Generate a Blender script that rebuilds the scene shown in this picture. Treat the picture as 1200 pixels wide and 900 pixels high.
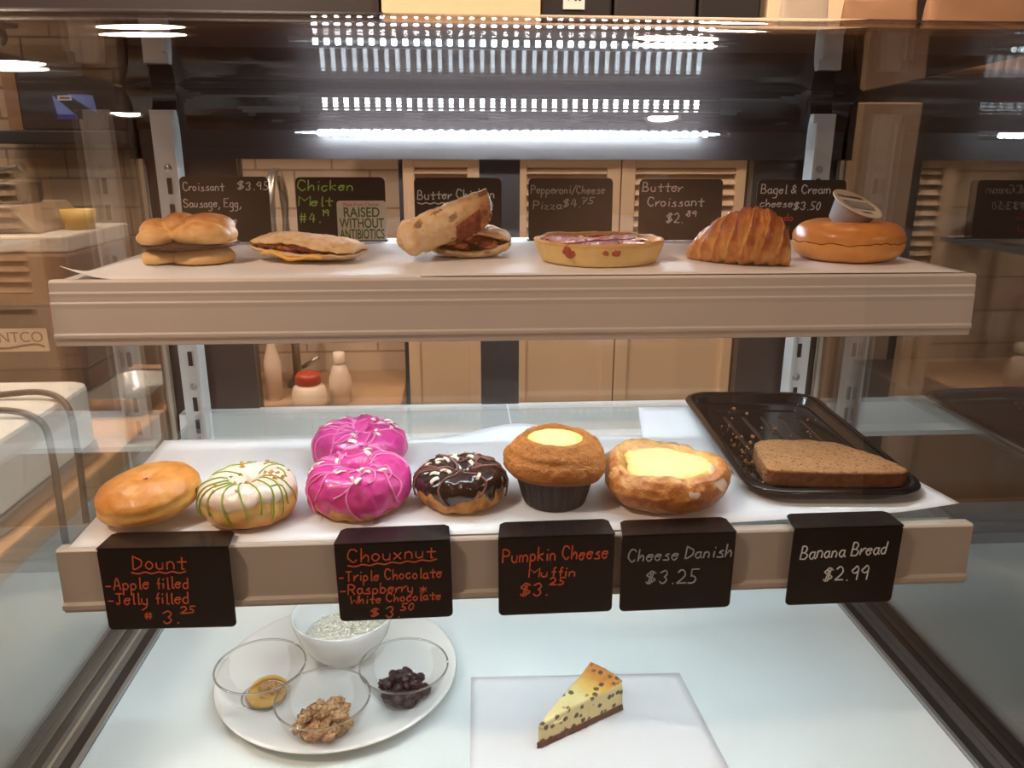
import bpy, math, random
import numpy as np
from mathutils import Vector, Matrix, noise

random.seed(7)
PI = math.pi
SC = bpy.context.scene
for o in list(bpy.data.objects):
    bpy.data.objects.remove(o)

# ------------------------------------------------------------------ camera
PITCH, YAW, ROLL, FPX = .2887, .0673, .003, 919.16
F = Vector((math.sin(YAW) * math.cos(PITCH), math.cos(YAW) * math.cos(PITCH), -math.sin(PITCH)))
R0 = Vector((math.cos(YAW), -math.sin(YAW), 0)); U0 = R0.cross(F)
RX = math.cos(ROLL) * R0 + math.sin(ROLL) * U0
UX = -math.sin(ROLL) * R0 + math.cos(ROLL) * U0
cam_data = bpy.data.cameras.new('camera'); cam = bpy.data.objects.new('camera', cam_data)
SC.collection.objects.link(cam)
cam_data.sensor_fit = 'HORIZONTAL'; cam_data.sensor_width = 36; cam_data.lens = FPX / 1200 * 36
cam_data.clip_start = .01
M3 = Matrix((RX, UX, -F)).transposed()
cam.matrix_world = Matrix.Translation((-.0641, 0, 1.45)) @ M3.to_4x4()
SC.camera = cam

# ------------------------------------------------------------------ light levels and exposure
SC.view_settings.view_transform = 'Standard'
SC.view_settings.look = 'None'
SC.view_settings.exposure = 0.1
SC.view_settings.gamma = 1.0
SC.view_settings.use_curve_mapping = False
SC.cycles.max_bounces = 14
SC.cycles.transparent_max_bounces = 32
SC.cycles.glossy_bounces = 8
SC.cycles.transmission_bounces = 12
SC.cycles.sample_clamp_indirect = 4.0
LED_HEADER = 370.0      # rear header strip
LED_SHELF = 145.0       # strip under the upper shelf
LED_DECK = 128.0        # strip under the lower shelf
LAMP = 320.0             # ceiling downlights
WARM = (1.0, .78, .60)
COOL = (.79, .92, 1.0)
W = bpy.data.worlds.new('world'); SC.world = W; W.use_nodes = True
W.node_tree.nodes['Background'].inputs[0].default_value = (1, .72, .5, 1)
W.node_tree.nodes['Background'].inputs[1].default_value = .03

# ------------------------------------------------------------------ materials
def nt(name):
    m = bpy.data.materials.new(name); m.use_nodes = True
    t = m.node_tree; t.nodes.clear()
    out = t.nodes.new('ShaderNodeOutputMaterial')
    return m, t, out

def node(t, kind, **kw):
    n = t.nodes.new(kind)
    for k, v in kw.items():
        if hasattr(n, k) and k not in ('Scale',):
            setattr(n, k, v)
    return n

def srgb(r, g, b):
    def c(v):
        v /= 255
        return v / 12.92 if v <= .04045 else ((v + .055) / 1.055) ** 2.4
    return (c(r), c(g), c(b), 1)

def plain(name, col, rough=.5, metal=0, noise_amt=.06, noise_scale=40, bump=0, spec=.5, coat=0, sss=0):
    m, t, out = nt(name)
    b = t.nodes.new('ShaderNodeBsdfPrincipled')
    b.inputs['Roughness'].default_value = rough; b.inputs['Metallic'].default_value = metal
    b.inputs['Specular IOR Level'].default_value = spec
    b.inputs['Coat Weight'].default_value = coat
    if sss:
        b.inputs['Subsurface Weight'].default_value = sss
        b.inputs['Subsurface Radius'].default_value = (.01, .006, .004)
    tc = t.nodes.new('ShaderNodeTexCoord'); n = t.nodes.new('ShaderNodeTexNoise')
    n.inputs['Scale'].default_value = noise_scale; n.inputs['Detail'].default_value = 4
    t.links.new(tc.outputs['Object'], n.inputs['Vector'])
    mx = t.nodes.new('ShaderNodeMix'); mx.data_type = 'RGBA'
    c = col[:3]
    mx.inputs[6].default_value = tuple(max(0, x * (1 - noise_amt)) for x in c) + (1,)
    mx.inputs[7].default_value = tuple(min(1, x * (1 + noise_amt)) for x in c) + (1,)
    t.links.new(n.outputs[0], mx.inputs[0]); t.links.new(mx.outputs[2], b.inputs['Base Color'])
    if bump:
        bp = t.nodes.new('ShaderNodeBump'); bp.inputs['Strength'].default_value = bump
        bp.inputs['Distance'].default_value = .002
        t.links.new(n.outputs[0], bp.inputs['Height']); t.links.new(bp.outputs[0], b.inputs['Normal'])
    t.links.new(b.outputs[0], out.inputs[0])
    return m

def emit(name, col, strength):
    m, t, out = nt(name)
    e = t.nodes.new('ShaderNodeEmission'); e.inputs[0].default_value = (*col[:3], 1); e.inputs[1].default_value = strength
    t.links.new(e.outputs[0], out.inputs[0])
    return m

def pane(name, tint=(.96, .98, .97), ior=1.5, gain=1.0, rough=0.0):
    """clear sheet: passes light, mirrors by Fresnel"""
    m, t, out = nt(name)
    tr = t.nodes.new('ShaderNodeBsdfTransparent'); tr.inputs[0].default_value = (*tint, 1)
    gl = t.nodes.new('ShaderNodeBsdfGlossy'); gl.inputs['Roughness'].default_value = rough
    gl.inputs[0].default_value = (1, 1, 1, 1)
    ge = t.nodes.new('ShaderNodeNewGeometry'); dt = t.nodes.new('ShaderNodeVectorMath'); dt.operation = 'DOT_PRODUCT'
    t.links.new(ge.outputs['Incoming'], dt.inputs[0]); t.links.new(ge.outputs['Normal'], dt.inputs[1])
    def mth(op, x, y):
        n = t.nodes.new('ShaderNodeMath'); n.operation = op
        for i, q in enumerate((x, y)):
            if q is None: continue
            if isinstance(q, (int, float)): n.inputs[i].default_value = q
            else: t.links.new(q, n.inputs[i])
        return n.outputs[0]
    f0 = ((ior - 1) / (ior + 1)) ** 2
    c = mth('ABSOLUTE', dt.outputs['Value'], None)
    p5 = mth('POWER', mth('SUBTRACT', 1, c), 5)
    fac = mth('ADD', mth('MULTIPLY', p5, 1 - f0), f0)          # Schlick, the same from both sides
    ma = t.nodes.new('ShaderNodeMath'); ma.operation = 'MULTIPLY'; ma.inputs[1].default_value = gain; ma.use_clamp = True
    mx = t.nodes.new('ShaderNodeMixShader')
    t.links.new(fac, ma.inputs[0]); t.links.new(ma.outputs[0], mx.inputs[0])
    t.links.new(tr.outputs[0], mx.inputs[1]); t.links.new(gl.outputs[0], mx.inputs[2])
    t.links.new(mx.outputs[0], out.inputs[0])
    return m

def bowlglass(name, amt):
    m, t, out = nt(name)
    g = t.nodes.new('ShaderNodeBsdfGlass'); g.inputs['IOR'].default_value = 1.4; g.inputs['Roughness'].default_value = 0
    g.inputs[0].default_value = (.97, .985, .985, 1)
    tr = t.nodes.new('ShaderNodeBsdfTransparent'); mx = t.nodes.new('ShaderNodeMixShader'); mx.inputs[0].default_value = amt
    t.links.new(tr.outputs[0], mx.inputs[1]); t.links.new(g.outputs[0], mx.inputs[2]); t.links.new(mx.outputs[0], out.inputs[0])
    return m

def pastry(name, ramp, nscale=60, namp=.35, bump=.35, rough=.45, fine=350, sss=.12, spots=None, coat=0):
    """baked dough: the 'bake' attribute plus noise runs through a colour ramp"""
    m, t, out = nt(name); L = t.links.new
    b = t.nodes.new('ShaderNodeBsdfPrincipled'); b.inputs['Roughness'].default_value = rough
    b.inputs['Subsurface Weight'].default_value = sss; b.inputs['Subsurface Radius'].default_value = (.006, .003, .0015)
    b.inputs['Coat Weight'].default_value = coat; b.inputs['Coat Roughness'].default_value = .25
    at = t.nodes.new('ShaderNodeAttribute'); at.attribute_name = 'bake'
    tc = t.nodes.new('ShaderNodeTexCoord')
    n1 = t.nodes.new('ShaderNodeTexNoise'); n1.inputs['Scale'].default_value = nscale * 2.2; n1.inputs['Detail'].default_value = 6
    n2 = t.nodes.new('ShaderNodeTexNoise'); n2.inputs['Scale'].default_value = fine * 1.8; n2.inputs['Detail'].default_value = 3
    L(tc.outputs['Object'], n1.inputs['Vector']); L(tc.outputs['Object'], n2.inputs['Vector'])
    s = t.nodes.new('ShaderNodeMath'); s.operation = 'SUBTRACT'; s.inputs[1].default_value = .5; L(n1.outputs[0], s.inputs[0])
    k = t.nodes.new('ShaderNodeMath'); k.operation = 'MULTIPLY_ADD'; k.inputs[1].default_value = namp * 2
    L(s.outputs[0], k.inputs[0]); L(at.outputs['Fac'], k.inputs[2])
    r = t.nodes.new('ShaderNodeValToRGB'); L(k.outputs[0], r.inputs[0])
    el = r.color_ramp.elements
    el[0].position, el[0].color = ramp[0]; el[1].position, el[1].color = ramp[-1]
    for p, c in ramp[1:-1]:
        e = el.new(p); e.color = c
    col = r.outputs[0]
    if spots:
        sc, size, scol, amt, keep = spots; warp = .012 if sc < 80 else .0035
        v = t.nodes.new('ShaderNodeTexVoronoi'); v.inputs['Scale'].default_value = sc
        L(tc.outputs['Object'], v.inputs['Vector'])
        mr = t.nodes.new('ShaderNodeMapRange'); mr.inputs[1].default_value = size; mr.inputs[2].default_value = size * .7
        mr.inputs[3].default_value = 0; mr.inputs[4].default_value = amt
        L(v.outputs['Distance'], mr.inputs[0])
        nz = t.nodes.new('ShaderNodeTexNoise'); nz.inputs['Scale'].default_value = sc * 3
        wv = t.nodes.new('ShaderNodeMix'); wv.data_type = 'VECTOR'; wv.inputs[0].default_value = warp
        L(tc.outputs['Object'], nz.inputs['Vector']); L(tc.outputs['Object'], wv.inputs[4]); L(nz.outputs[1], wv.inputs[5]); L(wv.outputs[1], v.inputs['Vector'])
        sp = t.nodes.new('ShaderNodeSeparateColor'); L(v.outputs['Color'], sp.inputs[0])
        gt = t.nodes.new('ShaderNodeMath'); gt.operation = 'GREATER_THAN'; gt.inputs[1].default_value = keep; L(sp.outputs[0], gt.inputs[0])
        am = t.nodes.new('ShaderNodeMath'); am.operation = 'MULTIPLY'; L(mr.outputs[0], am.inputs[0]); L(gt.outputs[0], am.inputs[1])
        mx = t.nodes.new('ShaderNodeMix'); mx.data_type = 'RGBA'; mx.inputs[7].default_value = scol
        L(am.outputs[0], mx.inputs[0]); L(col, mx.inputs[6]); col = mx.outputs[2]
    L(col, b.inputs['Base Color'])
    ad = t.nodes.new('ShaderNodeMath'); ad.operation = 'ADD'; L(n1.outputs[0], ad.inputs[0])
    hf = t.nodes.new('ShaderNodeMath'); hf.operation = 'MULTIPLY'; hf.inputs[1].default_value = .35; L(n2.outputs[0], hf.inputs[0])
    L(hf.outputs[0], ad.inputs[1])
    bp = t.nodes.new('ShaderNodeBump'); bp.inputs['Strength'].default_value = min(1, bump * 1.7); bp.inputs['Distance'].default_value = .0035
    L(ad.outputs[0], bp.inputs['Height']); L(bp.outputs[0], b.inputs['Normal'])
    L(b.outputs[0], out.inputs[0])
    return m

def tiles(name, c1, c2, mortar, bw, bh):
    m, t, out = nt(name); L = t.links.new
    b = t.nodes.new('ShaderNodeBsdfPrincipled'); b.inputs['Roughness'].default_value = .25
    tc = t.nodes.new('ShaderNodeTexCoord'); mp = t.nodes.new('ShaderNodeMapping')
    mp.inputs['Rotation'].default_value = (PI / 2, 0, 0)
    br = t.nodes.new('ShaderNodeTexBrick'); br.inputs['Color1'].default_value = c1; br.inputs['Color2'].default_value = c2
    br.inputs['Mortar'].default_value = mortar; br.inputs['Scale'].default_value = 1
    br.inputs['Brick Width'].default_value = bw; br.inputs['Row Height'].default_value = bh
    br.inputs['Mortar Size'].default_value = .003
    L(tc.outputs['Object'], mp.inputs[0]); L(mp.outputs[0], br.inputs['Vector']); L(br.outputs[0], b.inputs['Base Color'])
    L(b.outputs[0], out.inputs[0])
    return m

def wood(name, c1, c2, scale=(6, 60, 6), rough=.45):
    m, t, out = nt(name); L = t.links.new
    b = t.nodes.new('ShaderNodeBsdfPrincipled'); b.inputs['Roughness'].default_value = rough
    tc = t.nodes.new('ShaderNodeTexCoord'); mp = t.nodes.new('ShaderNodeMapping'); mp.inputs['Scale'].default_value = scale
    n = t.nodes.new('ShaderNodeTexNoise'); n.inputs['Scale'].default_value = 1; n.inputs['Detail'].default_value = 6
    mx = t.nodes.new('ShaderNodeMix'); mx.data_type = 'RGBA'; mx.inputs[6].default_value = c1; mx.inputs[7].default_value = c2
    L(tc.outputs['Object'], mp.inputs[0]); L(mp.outputs[0], n.inputs['Vector']); L(n.outputs[0], mx.inputs[0])
    L(mx.outputs[2], b.inputs['Base Color']); L(b.outputs[0], out.inputs[0])
    return m

def marker(name, col):
    return plain(name, col, .7, noise_amt=.18, noise_scale=500)

MT = dict(
    black=plain('black_metal', srgb(36, 32, 31), .35),
    header=plain('dark_header', srgb(46, 40, 40), .4),
    streak_gloss=plain('dark_gloss', srgb(36, 31, 31), .04, 0, .04, 20, 0, .55),
    steel=plain('brushed_steel', srgb(190, 190, 190), .32, .9, .05, 200),
    post=plain('painted_post', srgb(205, 203, 200), .45, .1),
    slot=plain('slot_dark', srgb(25, 22, 22), .8),
    deck=plain('white_deck', srgb(232, 240, 240), .38, 0, .01, 20, 0, .3),
    gasket=plain('rubber_gasket', srgb(52, 36, 28), .6),
    bead=plain('metal_bead', srgb(196, 184, 166), .4, .5, .25, 900),
    lip=plain('beige_plastic', srgb(182, 170, 158), .36, 0, .02, 30, 0, .5),
    lip_light=plain('beige_plastic_lit', srgb(214, 204, 196), .34, 0, .02, 30, 0, .5),  # same beige plastic, colour lightened for the stronger light on the upper channel
    lip_clear=plain('frosted_plastic_edge', srgb(212, 202, 190), .3, 0, .02, 30),
    paper=plain('parchment_paper', srgb(236, 236, 238), .55, 0, .015, 60, .05, .3),
    sign=plain('sign_black', srgb(38, 33, 32), .3, 0, .05, 60),
    sign_brown=plain('sign_hanging_black', srgb(30, 24, 23), .22, 0, .05, 60),
    chalk=marker('chalk_grey', srgb(226, 228, 232)), chalk_dim=marker('chalk_dim', srgb(168, 174, 180)),
    green=marker('marker_green', srgb(170, 222, 104)), red=marker('marker_red', srgb(214, 74, 52)),
    orange=marker('marker_orange', srgb(206, 86, 48)),
    white=plain('white_paint', srgb(228, 222, 212), .5),
    wall=plain('wall_paint', srgb(170, 140, 112), .8),
    floor=plain('floor_brown', srgb(70, 52, 40), .6, 0, .2, 4),
    darkwood=wood('dark_wood', srgb(44, 31, 25), srgb(29, 20, 16)),
    tan=wood('tan_counter', srgb(214, 168, 120), srgb(186, 140, 98), (30, 4, 30)),
    led_tube=pane('led_tube', (.93, .95, .97), 1.5, 1.5),
    led_body=plain('led_housing', srgb(225, 228, 232), .25),
    glass=pane('clear_glass', (.93, .94, .93), 1.5, 3.0),
    front=pane('front_glass', (.975, .98, .975), 1.5, 1.0),
    topglass=pane('top_glass', (.96, .95, .94), 1.5, 1.2),
    roofglass=pane('tinted_roof_glass', (.30, .25, .22), 1.5, 1.5),
    rear=pane('rear_door_glass', (.80, .77, .75), 1.5, 1.3),
    shelf_glass=pane('shelf_glass', (.955, .972, .965), 1.5, 1.3),
    bowl_glass=bowlglass('bowl_glass', .13), rim_glass=bowlglass('bowl_rim_glass', .6),
    china=plain('white_china', srgb(238, 236, 232), .18, 0, .01, 20, 0, .5, .3),
    tray=plain('black_tray_plastic', srgb(26, 19, 17), .16, 0, .2, 60, .05, .6),
)

# ------------------------------------------------------------------ mesh tools
def mesh_obj(name, V, Fc, mat, parent=None, bake=None, smooth=True, mats=None, fmat=None):
    me = bpy.data.meshes.new(name)
    me.from_pydata([tuple(map(float, v)) for v in V], [], [tuple(f) for f in Fc])
    me.update()
    if smooth:
        me.polygons.foreach_set('use_smooth', [True] * len(me.polygons))
    if bake is not None:
        a = me.attributes.new('bake', 'FLOAT', 'POINT'); a.data.foreach_set('value', [float(x) for x in bake])
    for m in (mats or [mat]):
        me.materials.append(m)
    if fmat is not None:
        me.polygons.foreach_set('material_index', fmat)
    o = bpy.data.objects.new(name, me); SC.collection.objects.link(o)
    if parent is not None:
        o.parent = parent
    return o

class MB:
    """collects shapes into one mesh"""
    def __init__(s): s.V = []; s.F = []; s.B = []; s.M = []; s.mi = 0
    def add(s, V, Fc, bake=0.5):
        n = len(s.V); s.V += [tuple(v) for v in V]; s.F += [tuple(i + n for i in f) for f in Fc]
        s.B += list(bake) if hasattr(bake, '__len__') else [bake] * len(V)
        s.M += [s.mi] * len(Fc); return s
    def box(s, x0, x1, y0, y1, z0, z1):
        V = [(x, y, z) for x in (x0, x1) for y in (y0, y1) for z in (z0, z1)]
        return s.add(V, [(0, 1, 3, 2), (4, 6, 7, 5), (0, 4, 5, 1), (2, 3, 7, 6), (0, 2, 6, 4), (1, 5, 7, 3)])
    def prism(s, poly, a, b, axis='z'):
        """extrude a polygon between a and b along an axis"""
        n = len(poly); V = []
        for h in (a, b):
            for p, q in poly:
                V.append({'z': (p, q, h), 'y': (p, h, q), 'x': (h, p, q)}[axis])
        Fc = [tuple(range(n))[::-1], tuple(range(n, 2 * n))] + [(i, (i + 1) % n, n + (i + 1) % n, n + i) for i in range(n)]
        return s.add(V, Fc)
    def grid(s, fn, nu, nv, wu=False, wv=False, bake=None, capu=False):
        V = []; B = []
        for i in range(nu + (0 if wu else 1)):
            for j in range(nv + (0 if wv else 1)):
                p = fn(i / nu, j / nv); V.append(p[:3]); B.append(p[3] if len(p) > 3 else .5)
        c = nv + (0 if wv else 1); r = nu + (0 if wu else 1); Fc = []
        for i in range(nu):
            for j in range(nv):
                a = i * c + j; b = i * c + (j + 1) % c if wv else i * c + j + 1
                i2 = (i + 1) % r if wu else i + 1
                d = i2 * c + j; e = i2 * c + (j + 1) % c if wv else i2 * c + j + 1
                Fc.append((a, d, e, b))
        if capu and wv:
            Fc.append(tuple(range(c))); Fc.append(tuple(range((r - 1) * c, r * c))[::-1])
        return s.add(V, Fc, B)
    def lathe(s, prof, n=48, mod=None, bake=None, cx=0, cy=0, z=0):
        def fn(u, v):
            a = 2 * PI * v; k = min(len(prof) - 1, int(round(u * (len(prof) - 1))))
            r, h = prof[k]; bk = .5 if bake is None else bake[k]
            if mod: r, h = mod(r, h, a, k)
            return (cx + r * math.cos(a), cy + r * math.sin(a), z + h, bk)
        return s.grid(fn, len(prof) - 1, n, False, True)
    def tube(s, pts, rad, n=8, cap=True):
        P = [Vector(p) for p in pts]; up = Vector((0, 0, 1)); V = []
        for i, p in enumerate(P):
            d = (P[min(i + 1, len(P) - 1)] - P[max(i - 1, 0)]).normalized()
            a = d.cross(up)
            if a.length < 1e-3: a = d.cross(Vector((1, 0, 0)))
            a.normalize(); b = a.cross(d); r = rad[i] if hasattr(rad, '__len__') else rad
            for k in range(n):
                t = 2 * PI * k / n; V.append(p + a * math.cos(t) * r + b * math.sin(t) * r)
        Fc = [(i * n + k, i * n + (k + 1) % n, (i + 1) * n + (k + 1) % n, (i + 1) * n + k) for i in range(len(P) - 1) for k in range(n)]
        if cap: Fc += [tuple(range(n))[::-1], tuple(range((len(P) - 1) * n, len(P) * n))]
        return s.add(V, Fc)
    def make(s, name, mat, parent=None, smooth=True, bake=False, bevel=0, seg=2, mats=None, loc=None, rot=None):
        o = mesh_obj(name, s.V, s.F, mat, parent, s.B if bake else None, smooth, mats, s.M if mats else None)
        if bevel:
            md = o.modifiers.new('bevel', 'BEVEL'); md.width = bevel; md.segments = seg; md.limit_method = 'ANGLE'
            md.harden_normals = False
        if smooth and bevel:
            pass
        if loc: o.location = loc
        if rot: o.rotation_euler = rot
        return o

def flat(o):
    o.data.polygons.foreach_set('use_smooth', [False] * len(o.data.polygons)); return o

def thing(name, label, cat, loc=(0, 0, 0), rot=(0, 0, 0), group=None):
    o = bpy.data.objects.new(name, None); SC.collection.objects.link(o)
    o.empty_display_size = .02; o.location = loc; o.rotation_euler = rot
    return tag(o, label, cat, group)

def tag(o, label, cat, group=None, kind=None):
    o['label'] = label; o['category'] = cat
    if group: o['group'] = group
    if kind: o['kind'] = kind
    return o

def struct(o):
    o['kind'] = 'structure'; return o

def fb(p, s, o=3):
    v = 0; a = 1
    if s >= 20: s *= 2.4
    p = Vector(p)
    for i in range(o):
        v += a * noise.noise(p * s); s *= 2.1; a *= .5
    return v

def rrect(x0, x1, y0, y1, r, n=5):
    P = []
    for cx, cy, a in ((x1 - r, y1 - r, 0), (x0 + r, y1 - r, PI / 2), (x0 + r, y0 + r, PI), (x1 - r, y0 + r, 1.5 * PI)):
        for k in range(n + 1):
            t = a + k / n * PI / 2; P.append((cx + r * math.cos(t), cy + r * math.sin(t)))
    return P

def smooth_line(pts, n=6):
    P = [Vector((*p, 0)) if len(p) == 2 else Vector(p) for p in pts]; out = []
    if len(P) < 3: return P
    for i in range(len(P) - 1):
        a, b, c, d = P[max(i - 1, 0)], P[i], P[i + 1], P[min(i + 2, len(P) - 1)]
        for k in range(n):
            t = k / n
            out.append(.5 * ((2 * b) + (c - a) * t + (2 * a - 5 * b + 4 * c - d) * t * t + (3 * b - a - 3 * c + d) * t ** 3))
    out.append(P[-1]); return out

def blob(mb, center, lobes, nu=48, nv=28, zmin=None, k=60, nz=(60, .0008), bakef=None):
    """surface seen from 'center' round a smooth union of ellipsoids"""
    c = Vector(center)
    def fn(u, v):
        a = 2 * PI * v; e = -PI / 2 + PI * u
        d = Vector((math.cos(e) * math.cos(a), math.cos(e) * math.sin(a), math.sin(e)))
        rs = []
        for (q, r) in lobes:
            o = Vector([(c[i] - q[i]) / r[i] for i in range(3)]); dd = Vector([d[i] / r[i] for i in range(3)])
            A = dd.dot(dd); Bq = 2 * o.dot(dd); Cq = o.dot(o) - 1; D = Bq * Bq - 4 * A * Cq
            if D >= 0:
                t = (-Bq + math.sqrt(D)) / (2 * A)
                if t > 0: rs.append(t)
        if not rs: rs = [.004]
        m = max(rs); r = m + math.log(sum(math.exp((x - m) * k * 10) for x in rs)) / (k * 10)
        p = c + d * r
        p += d * fb(p, nz[0]) * nz[1]
        if zmin is not None and p.z < zmin: p.z = zmin + .0002 * fb(p, 80)
        return (*p, bakef(p, d) if bakef else .5)
    mb.grid(fn, nu, nv, False, True)
    return mb

# ------------------------------------------------------------------ handwriting
G = {}
def glyphs(txt):
    for ln in txt.strip().splitlines():
        k, rest = ln.strip().split(' ', 1); w, *st = rest.split('|')
        G[k] = (int(w), [s.strip() for s in st])
glyphs('''
A 5|03 29 43|15 35
B 5|09 03|09 29 38 37 26 06|26 45 44 33 13 03
C 5|48 39 19 07 05 14 23 33 44
D 5|09 03|!09 09|09 28 47 45 34 13 03
E 5|!49 09 03 43|06 36
G 5|48 29 18 06 04 13 33 45 46|!26 46
I 2|13 19
J 4|!09 49|29 24 13 04
M 6|!03 09 36 69 63
N 5|!03 09 43 49
O 5|29 08 05 13 33 45 48 29
P 5|09 03|09 29 48 47 36 06
R 5|09 03|09 29 48 47 36 06|!26 43
S 5|48 29 19 08 07 26 45 44 33 13 04
T 5|!09 49|29 23
U 5|09 05 13 33 45 49
W 6|!09 13 36 53 69
H 5|09 03|49 43|06 46
a 4|36 26 16 05 04 13 23 34|36 34 43
b 4|09 03|05 16 26 35 34 23 13 04
c 4|36 26 16 05 04 13 23 34
d 4|36 16 05 04 13 23 34|39 33
e 4|05 35 36 26 16 05 04 13 23 34
f 3|39 28 25 23|16 36
g 4|36 16 05 04 13 33|36 33 31 20 00
h 4|09 03|04 15 26 35 33
i 2|16 13|!18 18
j 3|26 21 10 00|!28 28
k 4|09 03|!36 05 33
l 2|19 14 13 23
m 6|06 03|05 16 25 23|25 36 46 55 53
n 4|06 03|05 16 26 35 33
o 4|26 16 05 04 13 23 34 35 26
p 4|06 00|05 16 26 35 34 23 13 04
r 3|06 03|04 15 26 36
s 4|36 26 15 25 34 33 13 03
t 4|28 24 23 33|06 46
u 4|06 04 13 23 34 36|36 33
v 4|!06 23 46
x 4|!06 33|!36 03
y 4|06 04 13 33|36 33 21 00
z 4|!06 36 03 33
0 4|29 18 05 13 23 35 38 29
1 2|!18 29 23
2 4|08 19 29 38 36 03|!03 43
3 4|08 29 38 37 26|26 35 34 23 13 04
4 5|!29 05 45|38 33
5 4|!49 19 16|16 26 35 34 23 03
7 4|!09 49 13|!16 36
6 4|38 19 05 13 33 35 26 05
8 4|29 18 27 36 34 23 14 05 26 38 29
9 4|38 29 18 07 16 26 37 38|38 35 33
$ 5|48 29 18 07 26 45 34 13 04|!28 13|!39 23
# 5|!19 13|!39 33|!07 47|!05 45
& 5|43 17 18 29 38 37 05 04 13 24 45
* 4|!26 22|!05 43|!03 45
. 2|!13 13
, 2|13 12 01
- 4|!05 35
/ 4|!02 49
~ 10|04 15 24 35 44 55 64 75 84 95
''')

def write(lines, txt, x, y, h, w=None, slant=.08, rise=0.0, jit=.25, seed=1):
    """adds pen strokes for txt; h = capital height, w = width of a unit"""
    rg = random.Random(seed); u = h / 6; ux = w or u * .82; cx = x
    for ch in txt:
        if ch == ' ':
            cx += 3 * ux; continue
        adv, sts = G[ch]
        jy = rg.uniform(-jit, jit) * u; js = 1 + rg.uniform(-.06, .06)
        for s in sts:
            sharp = s.startswith('!'); s = s.lstrip('!').strip()
            pts = [(int(p[0]), int(p[1]) - 3) for p in s.split()]
            q = [(cx + (a * js + slant * b) * ux, y + b * u * js + jy + rise * (cx - x)) for a, b in pts]
            if q[0] == q[-1] and len(q) == 2: q[1] = (q[0][0] + u * .25, q[0][1] - u * .15)
            lines.append([Vector((*p, 0)) for p in q] if sharp or len(q) < 3 else smooth_line(q, 4))
        cx += (adv + .9) * ux
    return cx

def wave(lines, x0, x1, y, amp, n, rise=0):
    pts = [(x0 + (x1 - x0) * i / (2 * n), y + amp * (-1) ** i + rise * (x1 - x0) * i / (2 * n)) for i in range(2 * n + 1)]
    lines.append(smooth_line(pts, 4))

def ink(name, lines, wid, mat, parent, depth=.0006):
    """pen strokes as thin raised ribbons in the parent's x-z plane, facing -y"""
    mb = MB()
    for L in lines:
        n = len(L); V = []
        for i, p in enumerate(L):
            d = L[min(i + 1, n - 1)] - L[max(i - 1, 0)]
            if d.length < 1e-9: d = Vector((1, 0, 0))
            d.normalize(); e = Vector((-d.y, d.x, 0)) * wid / 2
            q = p.copy()
            if i == 0: q = p - d * wid * .3
            if i == n - 1: q = p + d * wid * .3
            for s in (e, -e):
                V.append((q.x + s.x, -depth, q.y + s.y))
        V += [(v[0], -.00005, v[2]) for v in V]
        m = 2 * n; Fc = []
        for i in range(n - 1):
            a = 2 * i
            Fc += [(a, a + 1, a + 3, a + 2), (a, a + 2, a + 2 + m, a + m), (a + 1, a + 1 + m, a + 3 + m, a + 3)]
        mb.add(V, Fc)
    return mb.make(name, mat, parent, False)

def printed(name, txt, size, mat, parent, loc, rot=(PI / 2, 0, 0), align='CENTER', width=None, bold=0):
    """printed lettering converted to a mesh"""
    cu = bpy.data.curves.new(name, 'FONT'); cu.body = txt; cu.size = size; cu.align_x = align; cu.extrude = .0001
    cu.offset = bold
    o = bpy.data.objects.new(name, cu); SC.collection.objects.link(o)
    dg = bpy.context.evaluated_depsgraph_get(); me = bpy.data.meshes.new_from_object(o.evaluated_get(dg))
    bpy.data.objects.remove(o); bpy.data.curves.remove(cu)
    me.name = name; me.materials.clear(); me.materials.append(mat)
    xs = [v.co.x for v in me.vertices]
    if width and xs:
        k = width / (max(xs) - min(xs))
        for v in me.vertices: v.co.x *= k
    n = bpy.data.objects.new(name, me); SC.collection.objects.link(n)
    n.location = loc; n.rotation_euler = rot; n.parent = parent
    return n

# ------------------------------------------------------------------ room shell
YB, YF, XL, XR, ZC = 2.2, -4.6, -3.2, 3.0, 2.72
def slab(name, m, *b): return struct(flat(MB().box(*b).make(name, m, None, False)))
slab('floor', MT['floor'], XL, XR, YF, YB, -.05, 0)
slab('ceiling', plain('ceiling_paint', srgb(150, 118, 92), .9), XL, XR, YF, YB, ZC, ZC + .05)
slab('wall_back', tiles('subway_tile', srgb(216, 200, 182), srgb(210, 194, 174), srgb(168, 148, 128), .2, .1), XL, XR, YB, YB + .05, 0, ZC)
slab('wall_left', MT['wall'], XL - .05, XL, YF, YB, 0, ZC)
slab('wall_right', MT['darkwood'], XR, XR + .05, YF, YB, 0, ZC)
slab('wall_front', plain('front_wall_paint', srgb(186, 144, 110), .8), XL, XR, YF - .05, YF, 0, ZC)

lamp_mat = emit('lamp_disc', WARM, LAMP)
LSPOT = [(-.74, 1.08, 'above the left end of the case'), (-1.08, -.02, 'over the customer side, left'),
         (.42, .89, 'above the right half of the case'), (-2.05, -3.72, 'far behind the customer, left side'),
         (1.23, -3.77, 'far behind the customer, right side'), (2.3, -1.6, 'over the right aisle'),
         (.7, 1.85, 'over the kitchen shutters'), (-1.5, 1.75, 'over the kitchen counter')]
for x, y, where in LSPOT:
    t = thing('ceiling_downlight', 'round warm recessed downlight ' + where, 'ceiling light', (x, y, ZC), group='warm recessed downlights')
    MB().lathe([(.115, 0), (.115, -.012), (.098, -.012), (.092, -.004)], 40).make('trim_ring', MT['white'], t)
    MB().lathe([(.0, -.005), (.092, -.005)], 40).make('diffuser', lamp_mat, t)

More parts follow.
